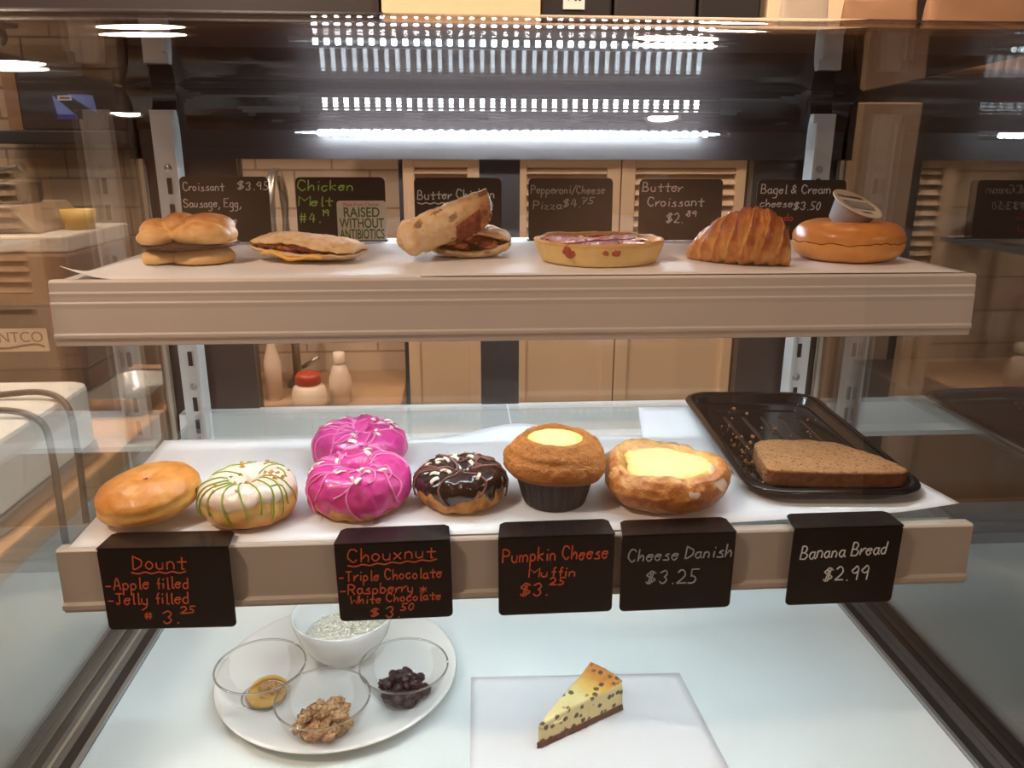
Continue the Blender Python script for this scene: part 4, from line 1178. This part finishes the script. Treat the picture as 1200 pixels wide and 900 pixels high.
def bread():
    t = thing('banana_bread_slice', 'thick slice of speckled banana bread lying on the black tray', 'bread', (.332, .782, ZT + .0072), (.03, .02, -.05)); t.scale = (.93, .97, 1)
    base = [(-.077, -.040), (-.079, -.020), (-.076, .010), (-.068, .034), (-.045, .044), (.0, .043), (.030, .036), (.056, .012), (.078, -.022), (.079, -.040), (.050, -.045), (0, -.046), (-.050, -.044)]
    n = len(base); P = []
    for i in range(n):
        a, b, c, d = [Vector((*base[(i + j) % n], 0)) for j in (-1, 0, 1, 2)]
        for k in range(5):
            f = k / 5; P.append(.5 * ((2 * b) + (c - a) * f + (2 * a - 5 * b + 4 * c - d) * f * f + (3 * b - a - 3 * c + d) * f ** 3))
    mb = MB(); m = len(P); rows = 14
    def fn(u, v):
        j = int(round(v * m)) % m; p = P[j]
        i = int(round(u * (2 * rows + 6)))
        if i <= rows: k = i / rows; z = .0; q = p * k
        elif i <= rows + 6: q = p * (1.0 + .01 * math.sin((i - rows) / 6 * PI)); z = .018 * (i - rows) / 6
        else: k = 1 - (i - rows - 6) / rows; q = p * max(0.0, k); z = .018
        z += fb((q.x, q.y, z), 130) * .0010; q = q * (1 + .02 * fb((q.x, q.y, z), 60))
        return (q.x, q.y, z, .40 + .12 * fb((q.x, q.y, z), 60) + (.26 if rows < i < rows + 6 else 0))
    mb.grid(fn, 2 * rows + 6, m, False, True).make('crumb_slice', DM['bananabread'], t, bake=True)
    # darker baked crust running along the long front edge
    fr = [p for p in P if p.y < -.034]; fr.sort(key=lambda p: p.x)
    def cr(u, v):
        f = u * (len(fr) - 1); i = min(len(fr) - 2, int(f)); p = fr[i].lerp(fr[i + 1], f - i)
        return (p.x * 1.004, p.y - .0016 + .0006 * fb((p.x, v, 0), 60), .0006 + .0166 * v, .5 + .3 * fb((p.x, v * .02, 0), 60))
    o = MB().grid(cr, 60, 8).make('bread_crust', DM['crust'], t, bake=True); md = o.modifiers.new('thick', 'SOLIDIFY'); md.thickness = .0012; md.offset = -1
bread()
mb = MB(); rg = random.Random(12)
ca, sa = math.cos(-.065), math.sin(-.065)
for k in range(90):
    u = rg.random(); x, y = (rg.gauss(-.055, .014), rg.gauss(-.07, .045)) if u < .6 else (rg.uniform(-.068, .068), rg.uniform(-.14, .145))
    if abs(x) > .071 or abs(y) > .147: continue
    s = rg.choice((.0009, .0012, .0016, .0026)); c = (.333 + x * ca - y * sa, .882 + x * sa + y * ca, ZT + .0030 + s * .6)
    blob(mb, c, [(c, (s, s * .8, s * .7))], 7, 5, None, 60, (300, .0015))
tag(mb.make('bread_crumbs', DM['bananabread'], None, bake=True), 'scattered banana bread crumbs over the tray floor', 'crumbs', kind='stuff')

# ------------------------------------------------------------------ deck: toppings plate and cheesecake
plate = thing('serving_plate', 'large round white plate holding the topping bowls', 'plate', (-.222, .846, DZ + .0002), (0, 0, 0)); plate.scale = (.985, .985, 1)
MB().lathe([(0, .001), (.085, .001), (.088, 0), (.092, 0), (.094, .002), (.120, .0055), (.142, .0125), (.1475, .0152), (.1485, .0168), (.147, .0178), (.1415, .0160), (.118, .0095), (.094, .0062), (.088, .0058), (0, .0058)], 96).make('dish', MT['china'], plate)
ZD = DZ + .0064
wb = thing('white_bowl', 'small white china bowl of oats at the back of the plate', 'bowl', (-.220, .889, ZD)); wb.scale = (1.06, 1.06, 1.06)
MB().lathe([(0, .002), (.024, .002), (.026, 0), (.030, 0), (.032, .0025), (.043, .014), (.0535, .032), (.0590, .050), (.0605, .0585), (.0598, .0600), (.0580, .0585), (.0560, .050), (.0505, .033), (.040, .016), (.029, .0065), (0, .005)], 80).make('bowl_body', MT['china'], wb)
mb = MB(); rg = random.Random(2)
def mound(x, y, top, rad): return top - (x * x + y * y) / (rad * rad) * .008
mb.grid(lambda u, v: (.045 * (1 - u) * math.cos(2 * PI * v), .045 * (1 - u) * math.sin(2 * PI * v), mound(.045 * (1 - u), 0, .0345, .045)), 10, 40, False, True)
for k in range(900):
    a = rg.uniform(0, 2 * PI); d = .0455 * math.sqrt(rg.random()); x, y = d * math.cos(a), d * math.sin(a)
    z = mound(x, y, .0355, .045) + rg.uniform(0, .0022); l = rg.uniform(.0016, .0034); w = l * rg.uniform(.35, .6)
    m3 = (Matrix.Rotation(rg.uniform(0, PI), 3, 'Z') @ Matrix.Rotation(rg.uniform(-.6, .6), 3, 'X') @ Matrix.Rotation(rg.uniform(-.6, .6), 3, 'Y'))
    pts = [m3 @ Vector(p) for p in ((-l, 0, 0), (-l * .4, -w, .0003), (l * .5, -w * .8, 0), (l, 0, .0002), (l * .4, w, .0003), (-l * .5, w * .8, 0))]
    top = [p + m3 @ Vector((0, 0, .0006)) for p in pts]
    mb.add([(p.x + x, p.y + y, p.z + z) for p in pts + top], [(5, 4, 3, 2, 1, 0), (6, 7, 8, 9, 10, 11)] + [(i, (i + 1) % 6, 6 + (i + 1) % 6, 6 + i) for i in range(6)])
oats = mb.make('rolled_oats', plain('oat_flakes', R_(238, 230, 214), .7, 0, .14, 260), None, False)
oats.scale = (1.05, 1.05, 1.06); oats.location = (-.220, .889, ZD); tag(oats, 'heap of pale rolled oats filling the white bowl', 'oats', kind='stuff')

def glass_bowl(label, x, y, s=.985):
    t = thing('glass_bowl', label, 'bowl', (x, y, ZD), group='clear glass topping bowls')
    pr_ = [(0, .0015), (.020, .0015), (.0225, 0), (.0262, 0), (.0285, .0025), (.0375, .0105), (.0455, .0215), (.0500, .0325), (.0518, .0420), (.0526, .0445), (.0524, .0462), (.0508, .0464), (.0497, .0445), (.0490, .0415), (.0472, .0325), (.0428, .0225), (.0348, .0128), (.0250, .0062), (.015, .0048), (0, .0045)]
    P = []
    for i in range(len(pr_) - 1):
        for k in range(2): f = k / 2; P.append((pr_[i][0] * (1 - f) + pr_[i + 1][0] * f, pr_[i][1] * (1 - f) + pr_[i + 1][1] * f))
    P.append(pr_[-1])
    MB().lathe([(r * s, h) for r, h in P], 80).make('bowl_body', MT['bowl_glass'], t)
    MB().tube([(.0516 * math.cos(2 * PI * k / 72), .0516 * math.sin(2 * PI * k / 72), .0455) for k in range(73)], .0012, 8).make('rim', MT['rim_glass'], t)
    MB().tube([(.0250 * math.cos(2 * PI * k / 60), .0250 * math.sin(2 * PI * k / 60), .0022) for k in range(61)], .0018, 8).make('base_ring', MT['rim_glass'], t)
    return t
gA, gB, gC = (-.305, .807), (-.223, .746), (-.137, .798)
glass_bowl('clear glass bowl with a little amber syrup, leftmost on the plate', *gA)
glass_bowl('clear glass bowl of chopped walnuts at the front of the plate', *gB)
glass_bowl('clear glass bowl of dark raisins at the right of the plate', *gC)

amber = plain('amber_syrup', R_(204, 158, 78), .15, 0, .15, 70, .15, .5, .5, .2)
m = MB().lathe([(0, .0035), (.018, .0034), (.0215, .0028), (.0235, .0012), (.0225, .0)], 48, lambda r, h, a, k: (r * (1 + .10 * fb((math.cos(a), math.sin(a), 2), 1.5)), h))
o = m.make('syrup_pool', amber, None); o.location = (gA[0] + .004, gA[1] - .002, ZD + .0064); tag(o, 'small pool of amber syrup at the bottom of the leftmost glass bowl', 'syrup')
ring_ = []
for k in range(26):
    a = .2 + 2.9 * k / 25; ring_.append((.022 * math.cos(a), .012 * math.sin(a), .006 * math.sin(a) ** 2))
o = MB().tube(ring_, [.0008 + .0022 * math.sin(PI * k / 25) for k in range(26)], 8).make('syrup_smear', amber, None)
o.location = (gA[0] + .007, gA[1] + .004, ZD + .0105); tag(o, 'yellow crescent of thickened syrup clinging to the back of the leftmost glass bowl', 'syrup')

walnut = pastry('walnut_piece', [(0, R_(226, 190, 146)), (.45, R_(196, 148, 100)), (.8, R_(146, 92, 54)), (1, R_(88, 50, 28))], 130, .5, .5, .6)
raisin = plain('raisin_skin', R_(52, 24, 28), .32, 0, .5, 240, .6, .5, .2)
crumb_n = pastry('nut_crumb', [(0, R_(214, 172, 116)), (1, R_(150, 96, 52))], 150, .4, .4, .6)
def chunk_mesh(kind, sd):
    rg = random.Random(sd); mb = MB()
    if kind == 'walnut':
        L = [((rg.uniform(-.0035, .0035), rg.uniform(-.0028, .0028), rg.uniform(-.0014, .0014)), (rg.uniform(.0022, .0048), rg.uniform(.002, .0038), rg.uniform(.0018, .003))) for _ in range(5)] + [((0, 0, 0), (.003, .003, .0026))]
        blob(mb, (0, 0, 0), L, 22, 16, None, 400, (330, .0022), lambda p, d: .45 + .5 * fb(p + Vector((sd, 0, 0)), 150))
    else:
        blob(mb, (0, 0, 0), [((0, 0, 0), (.0056, .0042, .0036)), ((.0018, .0008, .0004), (.0042, .0038, .0034))], 20, 14, None, 300, (420, .0020))
    return mb
protos = {}
def pieces(kind, name, mat, label, group, n, cx, cy, z0, rad, layers, sd, scale=1.0):
    rg = random.Random(sd); P = []
    for j in range(5):
        o = chunk_mesh(kind, sd + j).make(name, mat, None, True, True); P.append(o)
    used = set(); k = 0
    for ly, (cnt, rd, zz) in enumerate(layers):
        for i in range(cnt):
            a = 2 * PI * (i * .61803 + ly * .3) ; d = rd * math.sqrt((i + .5) / cnt)
            src = P[k % 5]
            if k < 5: o = src
            else:
                o = src.copy(); SC.collection.objects.link(o)
            o.location = (cx + d * math.cos(a), cy + d * math.sin(a), z0 + zz + rg.uniform(-.0008, .0008))
            o.rotation_euler = (rg.uniform(-.7, .7), rg.uniform(-.7, .7), rg.uniform(0, 2 * PI)); o.scale = [scale * rg.uniform(.85, 1.2)] * 3
            tag(o, label, 'nut' if kind == 'walnut' else 'raisin', group); k += 1
pieces('walnut', 'walnut_piece', walnut, 'chopped walnut piece heaped in the front glass bowl', 'chopped walnuts in the front glass bowl', 0, gB[0], gB[1] - .002, ZD, 0, [(16, .0245, .0110), (18, .0290, .0180), (11, .021, .0250), (4, .010, .0310)], 50, 1.40)
pieces('raisin', 'raisin', raisin, 'wrinkled dark raisin heaped in the right glass bowl', 'raisins in the right glass bowl', 0, gC[0] - .002, gC[1] + .0, ZD, 0, [(13, .0245, .0105), (15, .0275, .0165), (9, .018, .0230), (3, .007, .0280)], 80, 1.4)
pieces('walnut', 'nut_crumb', crumb_n, 'small nut crumb stuck in the amber syrup of the leftmost bowl', 'nut crumbs in the amber syrup', 0, gA[0] + .007, gA[1] + .001, ZD, 0, [(9, .014, .0115), (4, .008, .0145)], 90, .75)

def cheesecake():
    t = thing('cheesecake_slice', 'wedge of chocolate chip cheesecake on the parchment square', 'cake', (.015, .7095, DZ + .0012), (0, 0, .0))
    tip = Vector((0, 0)); b1 = Vector((.1046, .0567)); b2 = Vector((.065, .085))
    a1, a2 = math.atan2(b1.y, b1.x), math.atan2(b2.y, b2.x); Rr = .117
    outline = []
    N = 26
    for k in range(N + 1): outline.append(Vector((.004, .002)).lerp(Vector((Rr * math.cos(a1), Rr * math.sin(a1))), k / N))
    for k in range(1, 13): a = a1 + (a2 - a1) * k / 12; outline.append(Vector((Rr * math.cos(a), Rr * math.sin(a))))
    for k in range(1, N + 1): outline.append(Vector((Rr * math.cos(a2), Rr * math.sin(a2))).lerp(Vector((.002, .004)), k / N))
    outline.append(Vector((-.001, .0015)))
    cen = sum(outline, Vector((0, 0))) / len(outline); m = len(outline)
    def body(z0, z1, kmul, bakef, rough, topdip=True):
        lev = 10; cap = 16
        def fn(u, v):
            j = int(round(v * m)) % m; p = outline[j]; i = int(round(u * (lev + 2 * cap)))
            if i <= cap: q = cen.lerp(p, i / cap); z = z0
            elif i <= cap + lev:
                f = (i - cap) / lev; q = cen.lerp(p, 1 - .012 * (f > .9)); z = z0 + (z1 - z0) * f
            else: k = 1 - (i - cap - lev) / cap; q = cen.lerp(p, max(0, k) * (.985)); z = z1
            rad = q.length
            if z > z0 + .6 * (z1 - z0) and topdip: z += -.004 * (1 - rad / Rr) + .003 * max(0, rad / Rr - .8) * 5 - .003 * math.exp(-((rad - .0) / .02) ** 2)
            q3 = Vector((q.x, q.y, z)); n = fb(q3, 70) * rough
            dirv = (q - cen); dirv = dirv.normalized() if dirv.length > 1e-5 else Vector((0, 0))
            q = cen + (q - cen) * kmul + dirv * n
            top = i > cap + lev * .95
            return (q.x, q.y, max(.0003, z + n * .4), bakef(rad / Rr, top))
        return MB().grid(fn, lev + 2 * cap, m, False, True)
    body(.0, .0085, 1.03, lambda r, tp_: .5, .0016, False).make('biscuit_base', DM['biscuit'], t, bake=True)
    body(.0078, .0385, 1.0, lambda r, tp_: (.42 + .42 * max(0, min(1, (r - .5) * 2.6)) if tp_ else .22 + .1 * (r > .97)), .0010).make('cheesecake_filling', DM['cake'], t, bake=True)
cheesecake()

# ------------------------------------------------------------------ kitchen behind the case
def box_thing(name, label, cat, mat, b, bev=.004, group=None):
    cx, cy, z0 = (b[0] + b[1]) / 2, (b[2] + b[3]) / 2, b[4]
    o = MB().box(b[0] - cx, b[1] - cx, b[2] - cy, b[3] - cy, 0, b[5] - z0).make(name, mat, None, False, bevel=bev)
    o.location = (cx, cy, z0); return tag(o, label, cat, group)

cream = plain('shutter_cream', R_(226, 204, 176), .5, 0, .03, 30)
def louver(label, x0, x1, y, z0, z1, zmid):
    t = thing('louvered_door', label, 'door', ((x0 + x1) / 2, y, z0), group='cream louvered doors'); w = (x1 - x0) / 2; st = .035; H = z1 - z0
    for s in (-1, 1):
        flat(MB().box(*sorted((s * w, s * (w - st))), -.018, .018, 0, H).make('stile', cream, t, False, bevel=.002))
    flat(MB().box(-w + st, w - st, -.016, .016, 0, .07).make('rail', cream, t, False)); flat(MB().box(-w + st, w - st, -.016, .016, H - .035, H).make('rail', cream, t, False))
    flat(MB().box(-w + st, w - st, -.016, .016, zmid - z0 - .04, zmid - z0).make('rail', cream, t, False))
    flat(MB().box(-w + st, w - st, -.006, .010, .07, zmid - z0 - .04).make('lower_panel', cream, t, False))
    mb = MB(); z = zmid - z0 + .008
    while z < H - .045:
        mb.prism([(-.016, z - .004), (-.012, z - .006), (.014, z + .020), (.010, z + .022)], -w + st, w - st, 'x'); z += .0265
    flat(mb.make('slats', cream, t, False))
ZL1 = 1.445
louver('cream louvered door left of the dark door stile', -.208, -.006, 2.06, .02, ZL1, 1.10)
louver('cream louvered door just right of the dark door stile', .075, .350, 2.06, .02, ZL1, 1.10)
louver('rightmost cream louvered door behind the case', .353, .685, 2.06, .02, ZL1, 1.10)
box_thing('wall_cabinet', 'cream cupboard box above the louvered doors', 'cabinet', cream, (-.23, .70, 2.0, 2.19, 1.452, 1.70), .004)
box_thing('cabinet_panel', 'pale upper cabinet at the top edge over the left louvered door', 'cabinet', plain('cabinet_pale', R_(232, 196, 156), .5), (-.23, .13, 1.95, 2.19, 1.703, 2.1))
for x0, x1, m_, l in ((.135, .30, 'black', 'black appliance on top of the cabinet, left of its neighbour'), (.305, .50, 'header', 'dark brown box on top of the cabinet in the middle'), (.505, .655, 'black', 'black box on top of the cabinet, beside the pale panel')):
    o = box_thing('kitchen_box', l, 'box', MT[m_], (x0, x1, 1.98, 2.18, 1.7015, 1.96), .006)
lab = box_thing('price_label', 'small white label card on the front of the black appliance', 'label', MT['white'], (.185, .235, 1.975, 1.979, 1.765, 1.82), .0005)
printed('label_lettering', 'T 68', .03, MT['black'], lab, (0, -.0025, .018), width=.036)
box_thing('cabinet_panel', 'pale cabinet panel at the top edge right of the dark boxes', 'cabinet', plain('cabinet_pale2', R_(232, 200, 164), .5), (.67, .93, 1.98, 2.19, 1.705, 2.1))
slab('wall_header_right', MT['darkwood'], .70, .95, 2.02, 2.06, 0, 1.70)
# papers and bags on top of the case, right
kraft = plain('kraft_paper', R_(150, 110, 78), .8, 0, .1, 30, .2); wpap = plain('printed_paper', R_(196, 180, 158), .7)
def bag(label, x, y, w, d, h, mat, rz, tilt=0):
    t = thing('paper_bag', label, 'bag', (x, y, 1.5455), (tilt, 0, rz), 'folded paper bags on the case top')
    mb = MB()
    mb.grid(lambda u, v: ((math.cos(2 * PI * v) * abs(math.cos(2 * PI * v)) ** -.5 if abs(math.cos(2 * PI * v)) > 1e-4 else 0) * w / 2 * (1 - .12 * u), (math.sin(2 * PI * v) * abs(math.sin(2 * PI * v)) ** -.5 if abs(math.sin(2 * PI * v)) > 1e-4 else 0) * d / 2 * (1 - .75 * u), h * u + .004 * fb((u * 3, v * 6, x * 9), 1.5)), 14, 48, False, True, capu=True)
    mb.make('bag_body', mat, t)
    return t
bag('brown paper bag lying on the case top at the far right', .60, 1.05, .16, .05, .11, kraft, .1)
bag('creased kraft bag on the case top beside the papers', .475, 1.06, .10, .05, .095, kraft, -.15)
bag('pale printed paper bag on the case top, leftmost of the bags', .385, 1.08, .07, .04, .10, wpap, .1)
# sink counter, faucet and bottles seen at the back left
box_thing('sink_counter', 'pale counter below the tiled wall at the back left', 'counter', plain('counter_pale', R_(176, 146, 114), .4), (-.655, -.215, 1.72, 2.195, .03, .845))
fa = thing('kitchen_faucet', 'curved chrome faucet in front of the tiled wall', 'faucet', (-.50, 2.05, .8455))
MB().lathe([(0, 0), (.028, 0), (.028, .008), (.016, .02), (0.013, .03)], 24).make('base', MT['steel'], fa)
arc = [(0, 0, .02), (0, 0, .40)] + [(0, -.075 * (1 - math.cos(a)), .48 + .075 * math.sin(a)) for a in [PI * k / 14 for k in range(15)]] + [(0, -.15, .40), (0, -.15, .36)]
MB().tube(arc, .011, 12).make('spout', MT['steel'], fa)
MB().tube([(.015, 0, .05), (.06, -.01, .08)], .006, 8).make('handle', MT['steel'], fa)
soap = thing('soap_dish', 'dark wire soap holder fixed to the tiles beside the faucet', 'soap dish', (-.375, 2.15, 1.235))
MB().lathe([(0, 0), (.04, .004), (.05, .022), (.046, .022), (.038, .009), (0, .006)], 30).make('dish', MT['steel'], soap)
flat(MB().box(-.006, .006, .03, .0495, 0, .06).make('bracket', MT['steel'], soap, False))
def bottle(label, x, y, prof_, body, capm, capz):
    t = thing('kitchen_bottle', label, 'bottle', (x, y, .8455), group='bottles on the sink counter')
    MB().lathe(prof_, 28).make('bottle_body', body, t)
    MB().lathe([(0, capz), (.014, capz), (.015, capz + .004), (.014, capz + .03), (0, capz + .031)], 20).make('cap', capm, t)
pinkp = plain('pink_plastic', R_(206, 128, 110), .4); whitep = plain('white_plastic', R_(226, 212, 196), .4); redp = plain('red_plastic', R_(170, 62, 44), .4)
bottle('slim pink bottle on the sink counter seen under the upper shelf', -.585, 1.865, [(0, 0), (.022, 0), (.023, .12), (.012, .16), (.012, .175)], pinkp, whitep, .172)
bottle('white bottle with dark cap on the sink counter', -.535, 1.93, [(0, 0), (.020, 0), (.021, .10), (.010, .14), (.010, .16)], whitep, MT['black'], .158)
jar = thing('storage_jar', 'round white jar with a red lid on the sink counter', 'jar', (-.435, 1.86, .8455))
MB().lathe([(0, 0), (.030, 0), (.040, .010), (.043, .030), (.038, .052), (.028, .060), (0, .060)], 36).make('jar_body', whitep, jar)
MB().lathe([(0, .060), (.028, .060), (.031, .064), (.031, .080), (.026, .088), (0, .089)], 36).make('lid', redp, jar)
bottle('squat white bottle beside the storage jar', -.365, 1.90, [(0, 0), (.026, 0), (.028, .06), (.018, .09), (.012, .10)], whitep, whitep, .098)
pot = thing('hanging_pan', 'black pan hanging in the dark corner at the back left', 'pan', (-.578, 1.98, .99)); pot.scale = (.62, .62, 1)
MB().lathe([(0, 0), (.085, 0), (.10, .01), (.105, .07), (.102, .07), (.096, .012), (0, .004)], 40).make('pan_body', MT['black'], pot)
MB().tube([(0, .10, .06), (0, .15, .12), (0, .17, .22)], .008, 8).make('handle', MT['black'], pot)

# ------------------------------------------------------------------ left of the case
box_thing('side_counter', 'tan wooden worktop running beside the left glass', 'counter', MT['tan'], (-1.75, -.572, .55, 1.62, .99, 1.024), .004)
box_thing('counter_base', 'pale grey cabinet under the tan worktop beside the left glass', 'cabinet', plain('base_grey', R_(196, 192, 184), .45), (-1.74, -.575, .56, 1.61, .01, .9895), .004)
mach = thing('countertop_machine', 'white rounded machine standing on the tan counter left of the case', 'appliance', (-.787, .985, 1.0245))
mb = MB(); mb.prism(rrect(-.195, .195, -.155, .135, .03, 6), .022, .108, 'z'); mb.make('housing', plain('machine_white', R_(226, 224, 220), .35), mach, False, bevel=.006)
mb = MB(); mb.prism(rrect(-.198, .198, -.158, .138, .03, 6), .0, .0215, 'z'); mb.make('base', MT['steel'], mach, False, bevel=.003)
cabm = plain('black_cable', R_(46, 36, 32), .4)
def cable(label, pts):
    o = MB().tube(smooth_line(pts, 10), .0042, 10).make('power_cable', cabm, None); tag(o, label, 'cable', 'cables looping from the machine')
cable('black cable looping off the machine, the one with the taller arch', [(-.74, 1.00, 1.1375), (-.68, 1.03, 1.139), (-.615, 1.03, 1.142), (-.578, 1.01, 1.128), (-.562, .985, 1.09), (-.555, .97, 1.045), (-.548, .95, .99)])
cable('black cable looping off the machine, the lower one nearer the donut', [(-.76, .93, 1.1375), (-.68, .95, 1.139), (-.62, .955, 1.142), (-.578, .945, 1.128), (-.562, .925, 1.09), (-.555, .91, 1.045), (-.548, .895, .99)])
dish = thing('metal_dish', 'shallow metal dish with rolled rim at the end of the tan counter', 'dish', (-.638, 1.36, 1.0245))
mb = MB(); lv = []
for w_, d_, r_, z_ in ((.046, .085, .02, .0), (.051, .09, .025, .03), (.055, .094, .028, .034), (.049, .088, .024, .031), (.043, .082, .02, .004)):
    lv.append([(x, y, z_) for x, y in rrect(-w_, w_, -d_, d_, r_, 6)])
n = len(lv[0]); mb.add([p for L_ in lv for p in L_], [(i * n + k, i * n + (k + 1) % n, (i + 1) * n + (k + 1) % n, (i + 1) * n + k) for i in range(4) for k in range(n)] + [tuple(range(n))[::-1], tuple(range(4 * n, 5 * n))])
mb.make('dish_body', MT['steel'], dish)
# counter-top equipment further back
eq = thing('coffee_machine', 'wide grey and brown coffee machine behind the white countertop machine', 'coffee machine', (-1.0, 1.48, 1.0245))
flat(MB().box(-.32, .285, -.118, .10, .012, .060).make('lower_body', plain('machine_dark', R_(70, 62, 60), .35, .3), eq, False, bevel=.004))
flat(MB().box(-.32, .29, -.12, .10, .0605, .175).make('front_band', plain('machine_grey', R_(98, 90, 86), .35, .5), eq, False, bevel=.005))
flat(MB().box(-.32, .30, -.14, .12, .1755, .262).make('upper_band', plain('machine_brown', R_(112, 82, 58), .4, .1), eq, False, bevel=.005))
flat(MB().box(-.31, .295, -.135, .115, .2625, .290).make('cup_tray', plain('tray_pale', R_(186, 176, 166), .35), eq, False, bevel=.004))
flat(MB().prism([(-.31, .2905), (.235, .2905), (.195, .335), (-.31, .335)], -.10, .10, 'y').make('hood', plain('hood_tan', R_(128, 108, 90), .4), eq, False, bevel=.004))
for x in (-.29, .25):
    for y in (-.09, .07): MB().lathe([(0, 0), (.014, 0), (.014, .012), (0, .012)], 14, None, None, x, y).make('foot', MT['black'], eq)
lb = MB().box(-.085, .036, -.0022, .0, .0, .040).make('brand_label', plain('label_paper', R_(216, 200, 182), .6), eq, False)
lb.location = (.196, -.1215, .094)
ltx = plain('label_ink', R_(92, 82, 78), .6)
printed('label_lettering', 'NTCO', .026, ltx, lb, (-.008, -.0026, .0165), width=.072)
L = [smooth_line([(-.05, .006), (-.03, .006), (.0, .011), (.018, .012), (.028, .008)], 6)]; ink('label_swoosh', L, .004, ltx, lb, .0028)
hd = thing('espresso_handle', 'dark curved machine handle rising over the coffee machine', 'handle', (-.86, 1.47, 1.3605))
MB().tube(smooth_line([(-.02, 0, .0), (-.02, 0, .02), (.0, 0, .045), (.040, 0, .055)], 8), [.012] * 24 + [.014], 12).make('lever', MT['black'], hd)
flat(MB().box(-.05, .05, -.04, .04, -.0002, .035).make('group_head', MT['black'], hd, False, bevel=.006))
yc = thing('yellow_cup', 'small yellow cup on the pale top of the coffee machine', 'cup', (-.738, 1.47, 1.3148))
MB().lathe([(0, .002), (.022, .002), (.022, 0), (.024, 0), (.029, .034), (.0275, .034), (.023, .004), (0, .004)], 28).make('cup_body', plain('yellow_plastic', R_(196, 160, 84), .4), yc)
scr = thing('order_screen', 'dark wall mounted monitor showing pale blue slanted shapes at the upper left', 'monitor', (-.985, 1.93, 1.462))
flat(MB().box(-.045, .165, -.02, .02, .03, .155).make('casing', MT['header'], scr, False, bevel=.004))
flat(MB().box(-.09, .175, -.05, .03, .0, .029).make('shelf_bar', MT['black'], scr, False, bevel=.004))
flat(MB().box(-.075, -.046, -.02, .02, .03, .155).make('side_frame', plain('frame_brown', R_(120, 90, 68), .5), scr, False))
sb = emit('screen_blue', (.38, .40, .78), .55); sw = emit('screen_white', (.85, .75, .72), .7); sp = emit('screen_violet', (.2, .14, .5), .4)
def tri(P, mat, name, y=-.0208):
    P = [(.075 + x * .56, .053 + (z - .10) * .51) for x, z in P]
    mb = MB(); mb.prism(P, y, y + .0006, 'y'); return flat(mb.make(name, mat, scr, False))
tri([(-.03, .205), (.07, .20), (.08, .125)], sb, 'screen_shape'); tri([(-.085, .20), (-.075, .12), (-.005, .12)], sb, 'screen_shape')
tri([(-.075, .119), (-.078, .100), (.0, .100), (.002, .119)], sp, 'screen_shape'); tri([(-.065, .178), (-.012, .178), (-.012, .198), (-.065, .198)], sw, 'screen_badge', -.0214)
tri([(-.058, .183), (-.018, .183), (-.018, .193), (-.058, .193)], emit('screen_red', (.5, .15, .12), .5), 'screen_badge', -.0220)
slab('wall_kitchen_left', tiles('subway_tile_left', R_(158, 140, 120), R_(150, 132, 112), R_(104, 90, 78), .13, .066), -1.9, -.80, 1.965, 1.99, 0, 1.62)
slab('wall_soffit_left', MT['header'], -2.4, -.24, 1.995, 2.19, 1.622, ZC - .001)
louver('cream louvered door seen through the left glass', -.795, -.66, 1.95, .02, 1.52, .9)

# ------------------------------------------------------------------ right of the case
box_thing('side_cabinet', 'dark wooden cabinet standing to the right of the case', 'cabinet', MT['darkwood'], (.78, 1.7, .6, 1.59, .02, 1.02))
box_thing('reflection_panel', 'tall pale cabinet side behind the right end of the case', 'cabinet', plain('panel_tan', R_(122, 100, 82), .5), (.74, .865, 1.60, 1.66, .03, 1.545))  # solid panel added in place of a reflection in the right glass
slab('wall_kitchen_right', MT['darkwood'], .95, 2.9, 2.0, 2.04, 0, ZC)
